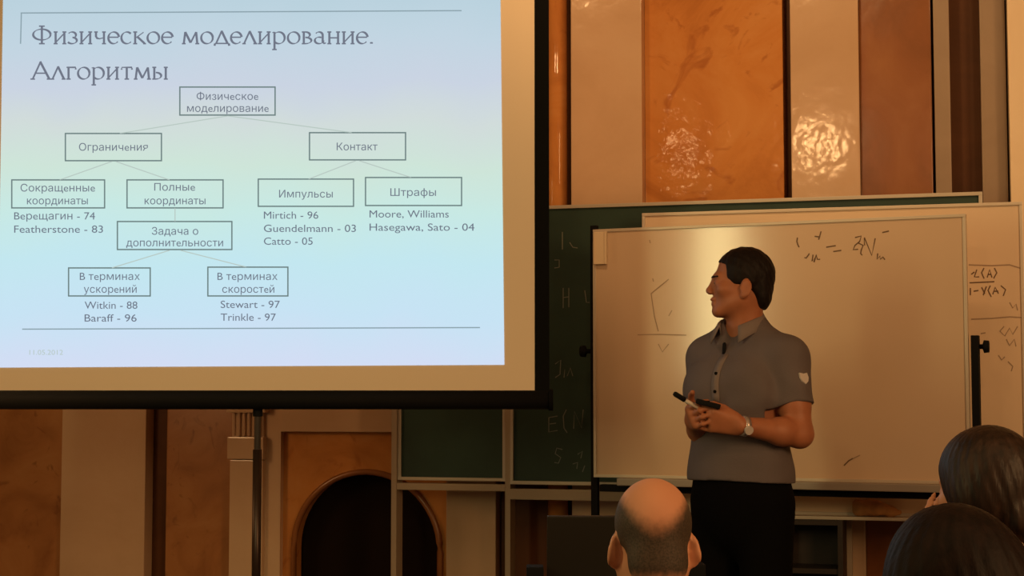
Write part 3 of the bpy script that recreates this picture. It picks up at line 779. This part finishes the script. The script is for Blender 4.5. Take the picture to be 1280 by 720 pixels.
# polo shirt
F = Field(BODY_LO, BODY_HI, .0045)
torso(F, .013)
F.ell(BF(0, .0, 1.01), (.176, .142, .10), BF.R, .05)
SL, SR = LS * .36 + LE * .64, RS * .38 + RE * .62
F.cone(LS, SL + (LE - LS) * .1, .070, .066, .03); F.cone(RS, SR + (RE - RS) * .1, .070, .066, .03)
def plane_cut(F, p, n):
    n = unit(n); F.cut(lambda X, Y, Z: -((X - p[0]) * n[0] + (Y - p[1]) * n[1] + (Z - p[2]) * n[2]))
for S_, E_, P_ in ((LS, LE, SL), (RS, RE, SR)):     # sleeve hems
    n = unit(E_ - S_)
    F.cut(lambda X, Y, Z, n=n, P_=P_: np.maximum(-((X - P_[0]) * n[0] + (Y - P_[1]) * n[1] + (Z - P_[2]) * n[2]), np.sqrt((X - P_[0]) ** 2 + (Y - P_[1]) ** 2 + (Z - P_[2]) ** 2) - .105 + 0 * X))
F.cut(lambda X, Y, Z: Z - 1.000 + .005 * np.sin(X * 11))
F.cut(lambda X, Y, Z: 1.556 - Z)
F.cone(BF(0, .045, 1.56), BF(0, .135, 1.425), .058, .018, .01, 'sub')
F.ell(BF(0, -.006, 1.56), (.063, .066, .07), BF.R, .01, 'sub')
rng = np.random.RandomState(3)
def folds(X, Y, Z):
    f = .006 * np.sin(26 * Z + 14 * X - 9 * Y + 1.2 * np.sin(9 * X + 4 * Z)) * np.exp(-((Z - 1.10) / .11) ** 2)
    f += .006 * np.sin(40 * X + 30 * Z + 18 * Y) * np.exp(-((X - .12) ** 2 + (Z - 1.30) ** 2) / .006)
    f += .005 * np.sin(34 * Z - 22 * X) * np.exp(-((Z - 1.27) / .08) ** 2)
    return f
F.warp(folds)
shirt = link('polo_shirt', F.mesh('polo_shirt'), M['shirt'], man, True)
shirt['label'] = 'grey short-sleeved polo shirt'
# collar
def collar_bm():
    bm = bmesh.new(); n = 30; rows = []
    for i in range(n + 1):
        a = math.radians(-58 + 296 * i / n)            # 90+... opening at the front (local +y)
        th = math.radians(90) + math.radians(32) + (2 * math.pi - math.radians(64)) * i / n
        fr = max(0, math.sin(th)) ; e = abs(i / n - .5) * 2
        zt0 = 1.578 - .058 * e ** 1.4; drop = .036 + .022 * e ** 6; ro = .086 + .014 * e ** 3
        cx_, cy_ = 0, -.012 + .02 * e
        p1 = BF(cx_ + .064 * math.cos(th), cy_ + .066 * math.sin(th), zt0 - .03)
        p2 = BF(cx_ + .068 * math.cos(th), cy_ + .070 * math.sin(th), zt0)
        p3 = BF(cx_ + .074 * math.cos(th), cy_ + .076 * math.sin(th), zt0 - .001)
        p4 = BF(cx_ + (ro + .006) * math.cos(th), cy_ + ro * 1.05 * math.sin(th), zt0 - drop)
        rows.append([bm.verts.new(p) for p in (p1, p2, p3, p4)])
    for A, D in zip(rows, rows[1:]):
        for k in range(3): bm.faces.new((A[k], A[k + 1], D[k + 1], D[k]))
    return bm
co_ = obj('collar', collar_bm(), M['collar'], shirt, True)
md = co_.modifiers.new('s', 'SOLIDIFY'); md.thickness = .004
# placket with buttons, sleeve badge, watch
def ray_front(z, x=0, extra=.0): return BF(x, .150 + extra, z)
# trousers
F = Field((-.32, -.32, .02), (.32, .32, 1.06), .006)
F.ell(BF(0, .006, .97), (.174, .142, .24), BF.R, .03)
for a, b, c in ((HIPL, KNL, ANL), (HIPR, KNR, ANR)):
    F.cone(a, b, .098, .076, .03); F.cone(b, c + (0, 0, .0), .076, .066, .03)
F.cut(lambda X, Y, Z: 1.04 - Z); F.cut(lambda X, Y, Z: Z - .085)
F.warp(lambda X, Y, Z: .004 * np.sin(40 * Z + 12 * X) * np.exp(-((Z - .5) / .12) ** 2))
tr = link('trousers', F.mesh('trousers'), M['trousers'], man, True)
for sx in (-1, 1):
    F = Field((-.3, -.35, -.01), (.3, .35, .16), .005)
    F.cone(BF(sx * .115, -.05, .045), BF(sx * .128, .11, .038), .043, .042, .02); F.cone(BF(sx * .128, .11, .036), BF(sx * .132, .17, .032), .042, .03, .02)
    F.cone(BF(sx * .115, -.03, .06), BF(sx * .115, -.01, .09), .045, .045, .02)
    F.cut(lambda X, Y, Z: Z - .003)
    link('shoe', F.mesh('shoe'), M['shoe'], man, True)
# hair
F = Field((-.2, -.2, 1.52), (.25, .2, 1.86), .0035)
F.ell(HM(0, -.015, .036), (.081, .1005, .0915), HM.R, 0)
F.ell(HM(0, -.070, -.035), (.060, .036, .058), HM.R, .03)
def hair_cut(X, Y, Z):
    x, y, z = HM.inv(X, Y, Z)
    front = np.interp(z, [-.03, -.008, .012, .062, .070, .084, .1], [.022, .03, .050, .056, .075, .098, .12]) - y
    low = z - np.interp(y, [-.085, -.052, -.036, -.022, -.012, .1], [-.088, -.082, -.066, -.016, -.008, -.008])
    return np.minimum(front, low)
F.cut(hair_cut, .006)
F.warp(lambda X, Y, Z: .0016 * np.sin(170 * X + 60 * Z) * np.sin(150 * Y + 90 * Z))
link('hair', F.mesh('hair'), M['hair_dark'], man, True)
for x in (-1, 1):
    F = Field(HM(x * .033, .085, .018) - .035, HM(x * .033, .085, .018) + .035, .0018)
    F.cone(HM(x * .014, .0975, .0205), HM(x * .046, .083, .0205), .0042, .0035, 0)
    link('eyebrow', F.mesh('eyebrow'), M['hair_dark'], man, True)
    bm = bmesh.new(); bmesh.ops.create_uvsphere(bm, u_segments=16, v_segments=12, radius=.0112)
    bmesh.ops.translate(bm, vec=Vector(HM(x * .031, .0812, -.002)), verts=bm.verts[:])
    ey = obj('eye', bm, M['eye'], man, True)
    bm = bmesh.new(); bmesh.ops.create_uvsphere(bm, u_segments=12, v_segments=8, radius=.0052)
    bmesh.ops.translate(bm, vec=Vector(HM(x * .031, .0885, -.002)), verts=bm.verts[:])
    obj('iris', bm, M['pupil'], ey, True)
# helper: first hit of the shirt along a local direction
from mathutils.bvhtree import BVHTree
bv = BVHTree.FromPolygons([v.co[:] for v in shirt.data.vertices], [p.vertices[:] for p in shirt.data.polygons])
bvb = BVHTree.FromPolygons([v.co[:] for v in body.data.vertices], [p.vertices[:] for p in body.data.polygons])
def surf(tree, p, d):
    h_ = tree.ray_cast(Vector(p), Vector(d)); return (h_[0], h_[1]) if h_[0] else (Vector(p), Vector(d) * -1)
# placket
bm = bmesh.new(); L_, R_ = [], []
fdir = BF.R @ np.array((0, 1, 0)); sdir = BF.R @ np.array((1, 0, 0))
for k in range(9):
    z = 1.425 - .02 * k
    for sgn, lst in ((-1, L_), (1, R_)):
        p, n = surf(bv, BF(sgn * .014, .5, z), -fdir); lst.append(bm.verts.new(p + Vector(fdir) * .003))
for k in range(8): bm.faces.new((L_[k], R_[k], R_[k + 1], L_[k + 1]))
pl = obj('placket', bm, M['collar'], shirt, True); md = pl.modifiers.new('s', 'SOLIDIFY'); md.thickness = .003
for k in range(2):
    p, n = surf(bv, BF(0, .5, 1.36 - .06 * k), -fdir)
    bm = bmesh.new(); tube(bm, [p + Vector(fdir) * .002, p + Vector(fdir) * .006], .0055, 12); obj('button', bm, M['black'], shirt)
# sleeve badge: white shield
bp_, bn_ = surf(bv, (mx(992), -1, mz(474)), (0, 1, 0))
bq = bn_.to_track_quat('Z', 'Y')
def shield(sc, off, m, nm, par):
    pts = [(-.9, 1), (0, .82), (.9, 1), (1, .1), (.7, -.6), (0, -1.1), (-.7, -.6), (-1, .1)]
    bm = bmesh.new(); up = Vector((0, 0, 1)); up = (up - bn_ * up.dot(bn_)).normalized(); sd = up.cross(bn_)
    a = [bm.verts.new(bp_ + bn_ * (off + .003) + sd * x * sc + up * y * sc) for x, y in pts]; b = [bm.verts.new(v.co - bn_ * .005) for v in a]
    bm.faces.new(a); bm.faces.new(b[::-1])
    for i in range(8): bm.faces.new((a[i], a[(i + 1) % 8], b[(i + 1) % 8], b[i]))
    return obj(nm, bm, m, par)
bd = shield(.0185, .0015, M['white'], 'sleeve_badge', shirt)
bd['label'] = 'white shield-shaped badge on the sleeve'
# wrist watch
wd_ = unit(LWr - LE); bm = bmesh.new()
tc_ = LWr - wd_ * .012
tube(bm, [tc_ - wd_ * .009, tc_ - wd_ * .0085, tc_ + wd_ * .0085, tc_ + wd_ * .009], [.026, .0335, .0325, .026], 24)
wt = obj('watch', bm, mat('watch_steel', (.55, .45, .42), .3, .6), man, True); wt['label'] = 'pale metal wristwatch'
cdir = np.array((-.1, -.9, -.25)); cdir = unit(cdir - wd_ * (cdir @ wd_)); bm = bmesh.new()
tube(bm, [tc_ + cdir * .030, tc_ + cdir * .039], .0145, 20); obj('watch_face', bm, M['white'], wt)
# things he holds or wears (top-level)
def world_of(p): return man_mtx @ Vector(p)
man_mtx = Matrix.Translation(man.location) @ Matrix.Rotation(HEAD, 4, 'Z')
def place(o): o.matrix_world = man_mtx; return o
mk = thing('marker_pen', 'black-capped marker pen pointing up from the standing man\'s right fist', 'marker', man.location, HEAD)
ma, mb_ = np.array((mx(866), -.262, mz(512))), np.array((mx(832), -.290, mz(492)))
mv = mb_ - ma
bm = bmesh.new(); tube(bm, [ma, ma + mv * .6], .0065, 14); obj('barrel', bm, mat('marker_white', (.6, .5, .42), .4), mk, True)
bm = bmesh.new(); tube(bm, [ma + mv * .6, ma + mv * .62, mb_ - mv * .05, mb_], [.006, .0085, .0085, .0065], 14); obj('cap', bm, M['blackm'], mk, True)
rc_ = thing('remote_control', 'small black handheld clicker in the standing man\'s fingers', 'remote', man.location, HEAD)
ra_, rb_ = np.array((mx(859), -.285, mz(501))), np.array((mx(886), -.285, mz(508)))
bm = B(-.040, .040, -.011, .011, -.0085, .0085, .005)
an = math.atan2(rb_[2] - ra_[2], rb_[0] - ra_[0])
bmesh.ops.rotate(bm, verts=bm.verts[:], cent=(0, 0, 0), matrix=Matrix.Rotation(-an, 3, 'Y')); bmesh.ops.translate(bm, verts=bm.verts[:], vec=Vector((ra_ + rb_) / 2))
obj('case', bm, M['blackm'], rc_)
bm = bmesh.new(); tube(bm, [(ra_ + rb_) / 2 + (0, 0, .0075), (ra_ + rb_) / 2 + (0, 0, .0105)], .006, 14); obj('key', bm, M['black'], rc_)
mp, mn = surf(bv, (mx(903), -1, mz(437)), (0, 1, 0))
mic = thing('lapel_microphone', 'small black clip-on microphone on the polo shirt placket', 'microphone', man.location, HEAD)
mp = mp + Vector((0, -.010, 0)); bm = bmesh.new(); tube(bm, [mp + Vector((.002, 0, .022)), mp + Vector((.002, 0, .018)), mp + Vector((-.001, 0, -.02)), mp + Vector((-.001, 0, -.024))], [.004, .0065, .006, .004], 14)
obj('capsule', bm, M['blackm'], mic, True)
bm = bmesh.new(); box(bm, mp.x - .004, mp.x + .004, mp.y, mp.y + .012, mp.z - .008, mp.z + .004); obj('clip', bm, M['blackm'], mic)

# ------------------------------------------------------------------ seated listeners (seen from behind)
def seated(label, px, pyt, dep, yaw, skin, cloth, sc, lean=0.0, chair_label='', raise_hand=False, lab_c=None, hair=None):
    """px, pyt: pixel of the top of the head; the figure sits on a chair whose seat stands at 0.45 m (or higher on a riser)"""
    top = at_depth(px, pyt, dep); zt = top.z
    root = thing('person', label, 'person', (top.x, top.y, 0), HEAD)
    hz = zt - .125 * sc                               # head origin height
    H_ = Frame((0, 0, hz), rotz(yaw) @ rotx(-.10), sc)
    nb = np.array((0, -.02, hz - .20 * sc))
    sh = hz - .255 * sc                               # shoulder height
    seat = sh - .545
    F = Field((-.36, -.28, -.02), (.36, .72, zt + .05), .006)
    F2 = Field((-.36, -.30, .02), (.36, .75, sh + .10), .007)
    head(F, H_, nb)
    for G_, g in ((F, -.004), (F2, .014)):
        G_.ell((0, -.02, seat + .40), (.160 + g, .11 + g, .19 + g), None, .05)
        G_.ell((0, -.01, seat + .20), (.150 + g, .115 + g, .17 + g), None, .05)
        G_.ell((0, 0, seat + .09), (.170 + g, .14 + g, .09 + g), None, .05)
        for x in (-1, 1):
            G_.cone((x * .155, -.02, sh), (x * .05, -.03, sh + .03), .052 + g, .05 + g, .05)
            G_.cone((0, -.03, sh + .06), (x * .11, -.02, sh + .01), .044 + g, .045 + g, .04)
            G_.cone((x * .09, .02, seat + .085), (x * .10, .44, seat + .09), .082 + g, .060 + g, .03)
            kn = np.array((x * .10, .45, seat + .085)); an_ = np.array((x * .10, .44, .08))
            G_.cone(kn, an_, .058 + g, .042 + g, .03)
            if G_ is F: F.cone(an_ + (0, 0, -.03), (x * .11, .58, .035), .04, .033, .02)
            E_ = np.array((x * .20, .03, sh - .27))
            if raise_hand and x < 0: E_ = np.array((-.20, .17, sh - .20))
            G_.cone((x * .165, -.02, sh - .01), E_, .05 + g, .042 + g, .03)
            W_ = np.array((x * .10, .26, seat + .19))
            if raise_hand and x < 0: W_ = np.array((-.088, .100, hz - .170))
            G_.cone(E_, W_, .043 + g * .9, .03 + g * .7, .02)
            if G_ is F:
                if raise_hand and x < 0: hand(F, W_, (.14, -.02, .98), (-.75, -.65, .1), (.3, .9, 0), (.15, .3, .25), .05, .92, (.1, .2), (.95, .25, .1))
                else: hand(F, W_, (-x * .35, .9, -.05), (0, .1, 1), (-x, 0, 0), (.25, .4, .3), .05, .95)
    b_ = link('body', F.mesh('body'), skin, root, True)
    F2.cut(lambda X, Y, Z: sh + .075 - Z - .25 * np.abs(X)); F2.cut(lambda X, Y, Z: Z - .10)
    F2.ell((0, -.02, sh + .10), (.066, .066, .07), None, .01, 'sub')
    link('clothes', F2.mesh('clothes'), cloth, root, True)
    for x in (-1, 1):
        F3 = Field((-.3, .3, -.01), (.3, .72, .15), .006)
        F3.cone((x * .10, .40, .05), (x * .112, .61, .042), .05, .042, .02); F3.cut(lambda X, Y, Z: Z - .002)
        link('shoe', F3.mesh('shoe'), M['shoe'], root, True)
    # chair
    ch = thing('chair', chair_label, 'chair', (top.x, top.y, 0), HEAD)
    zs = seat - .012
    obj('seat', B(-.21, .21, -.16, .27, zs - .035, zs, .01), M['wood'], ch)
    obj('backrest', B(-.20, .20, -.215, -.19, zs + .16, zs + .40, .01), M['wood'], ch)
    for x in (-.185, .185):
        bm = bmesh.new(); tube(bm, [(x, -.185, 0), (x, -.18, zs), (x, -.20, zs + .38)], .013, 10); obj('leg', bm, M['blackm'], ch, True)
        bm = bmesh.new(); tube(bm, [(x, .24, 0), (x, .24, zs - .02)], .013, 10); obj('leg', bm, M['blackm'], ch, True)
    return root, H_, hz
def mixed_hair(name, H_, root_name):
    m = bpy.data.materials.new(name); m.use_nodes = True; nt = m.node_tree; b = nt.nodes['Principled BSDF']
    b.inputs['Roughness'].default_value = .7
    tc = nt.nodes.new('ShaderNodeTexCoord'); n = nt.nodes.new('ShaderNodeTexNoise'); n.inputs['Scale'].default_value = 260
    nt.links.new(tc.outputs['Object'], n.inputs['Vector'])
    r = nt.nodes.new('ShaderNodeValToRGB'); r.color_ramp.elements[0].position = .3; r.color_ramp.elements[1].position = .75
    r.color_ramp.elements[0].color = (.030, .020, .012, 1); r.color_ramp.elements[1].color = (.085, .055, .034, 1)
    nt.links.new(n.outputs[0], r.inputs[0]); nt.links.new(r.outputs[0], b.inputs['Base Color'])
    return m, nt, b, r
# bald man
bald, HB, hzb = seated('balding man with short fringe of hair and big ears, seen from behind', 815, 598, 3.31, math.radians(4), M['skin_pale'], M['navy'], 1.0, chair_label='dark chair the balding man sits on')
# cropped hair wreath, thinning to bare skin over the crown
hm, nt, b, r = mixed_hair('cropped_hair', HB, 'bald')
F = Field((-.13, -.16, hzb - .16), (.13, .13, hzb + .16), .0032)
F.ell(HB(0, -.0142, .0345), (.0772, .0985, .0902), HB.R, 0)
F.ell(HB(0, -.068, -.045), (.060, .040, .055), HB.R, .03)
def wreath(X, Y, Z):
    x, y, z = HB.inv(X, Y, Z)
    low = z - np.where(y > -.02, -.03, np.maximum(-.03 + (y + .02) * .9, -.075))
    crown = (.018 + .085 * (np.abs(x) / .074) ** 1.7 - z) * .8     # bare patch on top, hair at the sides
    return np.minimum(.062 + .35 * np.maximum(0, z - .04) * 9 - y, low)
F.cut(wreath, .004)
wr = link('hair', F.mesh('hair'), hm, bald, True)
wr['label'] = 'short cropped greying hair around bare crown'
# fade of the hair edge: sparse stubble
N = nt.nodes.new; Lk = nt.links.new
tc = N('ShaderNodeTexCoord'); sp = N('ShaderNodeSeparateXYZ'); Lk(tc.outputs['Object'], sp.inputs[0])
def math_(op, a, b_=None, c_=None):
    n = N('ShaderNodeMath'); n.operation = op
    for i, v in enumerate((a, b_, c_)):
        if v is None: continue
        if isinstance(v, (int, float)): n.inputs[i].default_value = v
        else: Lk(v, n.inputs[i])
    return n.outputs[0]
ax_ = math_('POWER', math_('DIVIDE', math_('ABSOLUTE', sp.outputs['X']), .074), 2.2)
edge = math_('ADD', math_('MULTIPLY', ax_, .072), hzb + .040)
nn = N('ShaderNodeTexNoise'); nn.inputs['Scale'].default_value = 90; nn.inputs['Detail'].default_value = 3; Lk(tc.outputs['Object'], nn.inputs['Vector'])
e = math_('ADD', math_('SUBTRACT', edge, sp.outputs['Z']), math_('MULTIPLY', math_('SUBTRACT', nn.outputs[0], .5), .018))
mrr = N('ShaderNodeMapRange'); mrr.interpolation_type = 'SMOOTHSTEP'; mrr.inputs['From Min'].default_value = -.020; mrr.inputs['From Max'].default_value = .034; Lk(e, mrr.inputs['Value'])
nap = N('ShaderNodeMapRange'); nap.interpolation_type = 'SMOOTHSTEP'; nap.inputs['From Min'].default_value = hzb - .078; nap.inputs['From Max'].default_value = hzb - .045
Lk(math_('ADD', sp.outputs['Z'], math_('MULTIPLY', math_('SUBTRACT', nn.outputs[0], .5), .02)), nap.inputs['Value'])
fac = math_('MULTIPLY', mrr.outputs[0], nap.outputs[0])
mxn = N('ShaderNodeMixRGB'); Lk(fac, mxn.inputs[0]); mxn.inputs[1].default_value = (.62, .29, .165, 1); Lk(r.outputs[0], mxn.inputs[2]); Lk(mxn.outputs[0], b.inputs['Base Color'])

# woman with tied-back hair
lady, HL, hzl = seated('person with brown hair tied low at the nape, hand raised to the cheek', 1229, 534, 3.35, math.radians(28), M['skin_pale'], M['maroon'], 1.0, chair_label='dark chair of the brown-haired person at right', raise_hand=True)
F = Field((-.2, -.22, hzl - .30), (.2, .16, hzl + .16), .0038)
F.ell(HL(0, -.016, .034), (.090, .108, .0945), HL.R, 0)
F.ell(HL(0, -.035, -.02), (.099, .082, .085), HL.R, .04)
F.cone(HL(.0, -.105, -.075), HL(.015, -.115, -.105), .034, .026, .03)
F.chain([HL(.015, -.125, -.11), HL(.022, -.14, -.16), HL(.02, -.12, -.24)], [.022, .034, .016], .012)
def lady_cut(X, Y, Z):
    x, y, z = HL.inv(X, Y, Z)
    front = .062 + np.maximum(0, z - .02) * .6 - y
    return front
F.cut(lady_cut, .015)
F.ell(HL(.0, .12, -.05), (.085, .075, .09), HL.R, .01, 'sub')
def strands(H_):
    def f(X, Y, Z):
        x, y, z = H_.inv(X, Y, Z); a = np.arctan2(x, -(y + .02))
        return .0009 * np.sin(a * 30 + 4 * np.sin(z * 22)) + .0005 * np.sin(a * 71 - 30 * z)
    return f
F.warp(strands(HL))
hl = link('hair', F.mesh('hair'), M['hair_brown'], lady, True); hl['label'] = 'brown hair gathered into a low tail'
bm = bmesh.new(); tube(bm, [HL(.0145, -.119, -.102), HL(.0165, -.128, -.116)], [.029, .029], 18); obj('hair_tie', bm, M['black'], lady, True)
# nearest listener with long dark hair
near, HN, hzn = seated('nearest person, long nearly black hair, only crown showing at bottom right', 1186, 631, 2.42, math.radians(8), M['skin_pale'], M['maroon'], 1.0, chair_label='dark chair of the nearest listener at right')
F = Field((-.2, -.24, hzn - .42), (.2, .16, hzn + .16), .004)
F.ell(HN(0, -.018, .032), (.094, .112, .095), HN.R, 0)
F.cone(HN(-.035, -.05, -.02), HN(-.06, -.085, -.36), .080, .055, .05)
F.cone(HN(.035, -.05, -.02), HN(.06, -.085, -.36), .080, .055, .05)
F.cut(lambda X, Y, Z: (lambda q: .03 + np.maximum(0, q[2] - .02) * .8 - q[1])(HN.inv(X, Y, Z)), .015)
F.warp(strands(HN))
hn = link('hair', F.mesh('hair'), M['hair_black'], near, True); hn['label'] = 'long loose nearly black hair'

# ------------------------------------------------------------------ desk, laptop and the small things
DD = 4.6
d0 = at_depth(770, 560, DD)
zd = at_depth(770, 724, DD + .6).z
dk = thing('desk', 'dark wooden desk under the laptop at the bottom edge', 'desk', (d0.x, d0.y, PODIUM), HEAD)
hd = zd - PODIUM
obj('desktop', B(-.55, .55, -.02, .55, hd - .03, hd, .005), M['wood'], dk)
obj('modesty_panel', B(-.50, .50, .03, .05, .25, hd - .0305, .003), M['wood'], dk)
for x in (-.5, .5):
    for y in (.02, .5): obj('leg', B(x - .025, x + .025, y - .02 + (.04 if y < .1 else 0), y + .02 + (.04 if y < .1 else 0), 0, hd - .0305, .003), M['wood'], dk)
lp = thing('laptop', 'open dark laptop seen from the back of its lid, left of the bald head', 'laptop', (d0.x, d0.y, zd), HEAD)
lx0, lx1 = (687 - 770) / FPX * (DD + .12), (838 - 770) / FPX * (DD + .12)
lh = at_depth(770, 652.5, DD + .1).z - zd
bm = B(lx0, lx1, -.006, .006, 0, math.hypot(lh, .06), .004); bmesh.ops.rotate(bm, verts=bm.verts[:], cent=(0, 0, 0), matrix=Matrix.Rotation(math.radians(16), 3, 'X'))
bmesh.ops.translate(bm, verts=bm.verts[:], vec=(0, .14, .02)); obj('lid', bm, M['laptop'], lp)
obj('base', B(lx0, lx1, .15, .38, 0, .02, .004), M['laptop'], lp)
bm = bmesh.new(); tube(bm, [(lx0 + .03, .145, .02), (lx1 - .03, .145, .02)], .007, 10); obj('hinge', bm, M['black'], lp, True)
def small_box(p0, p1, py, lab):
    x0 = (p0 - 770) / FPX * (DD + .05); x1 = (p1 - 770) / FPX * (DD + .05); hh = at_depth(770, py, DD + .05).z - zd
    o = obj('desk_box', B(x0, x1, .03, .11, 0, hh, .004), M['blackm'])
    o.location = (d0.x, d0.y, zd); o.rotation_euler = (0, 0, HEAD)
    tag(o, lab, 'box')
small_box(660, 681, 708, 'tiny black box on the desk, left of the laptop')
small_box(858, 881, 705, 'tiny black box on the desk, right of the bald head')
# brown crumpled cloth in the tray of the rear whiteboard
ZT = z20 + .001
c0 = on_y(1096, 641, Y2 - .045)
F = Field((-.12, -.05, -.004), (.12, .04, .11), .0028)
k_ = (Y2 / math.cos(HEAD)) / FPX
F.cone((-.070, -.002, .045), (-.062, 0, .03), .020, .028, .01)
F.cone((-.06, 0, .034), (.0, -.004, .036), .032, .030, .015)
F.cone((.0, -.004, .034), (.055, 0, .022), .028, .020, .015)
F.cone((.05, 0, .02), (.082, .0, .016), .019, .013, .01)
F.cut(lambda X, Y, Z: Z - .0005)
F.warp(lambda X, Y, Z: .003 * np.sin(90 * X + 60 * Z) * np.sin(70 * Y + 50 * Z + 1))
cl = link('cleaning_cloth', F.mesh('cleaning_cloth'), M['cloth'], None, True)
cl.location = (c0.x, Y2 - .043, ZT); tag(cl, 'crumpled brown cloth on the tray under the rear whiteboard', 'cloth')
# low dark cabinet under the boards
k0 = on_y(962, 655, 6.62); k1 = on_y(1056, 655, 6.62)
cbn = thing('cabinet', 'low dark wooden cabinet with open shelves right of the standing man', 'cabinet', ((k0.x + k1.x) / 2, 6.50, PODIUM))
w_ = (k1.x - k0.x) / 2; hc = on_y(1000, 652, 6.4).z - PODIUM
for nm, bm in (('side_panel', B(-w_, -w_ + .02, 0, .22, 0, hc)), ('side_panel', B(w_ - .02, w_, 0, .22, 0, hc)), ('top', B(-w_ + .0205, w_ - .0205, 0, .22, hc - .02, hc)), ('back_panel', B(-w_ + .0205, w_ - .0205, .20, .22, 0.02, hc - .0205)),
               ('shelf', B(-w_ + .0205, w_ - .0205, .01, .195, hc - .21, hc - .19)), ('shelf', B(-w_ + .0205, w_ - .0205, .01, .195, hc - .46, hc - .44)), ('plinth', B(-w_ + .0205, w_ - .0205, .01, .195, 0, .05))):
    obj(nm, bm, M['wood'], cbn)
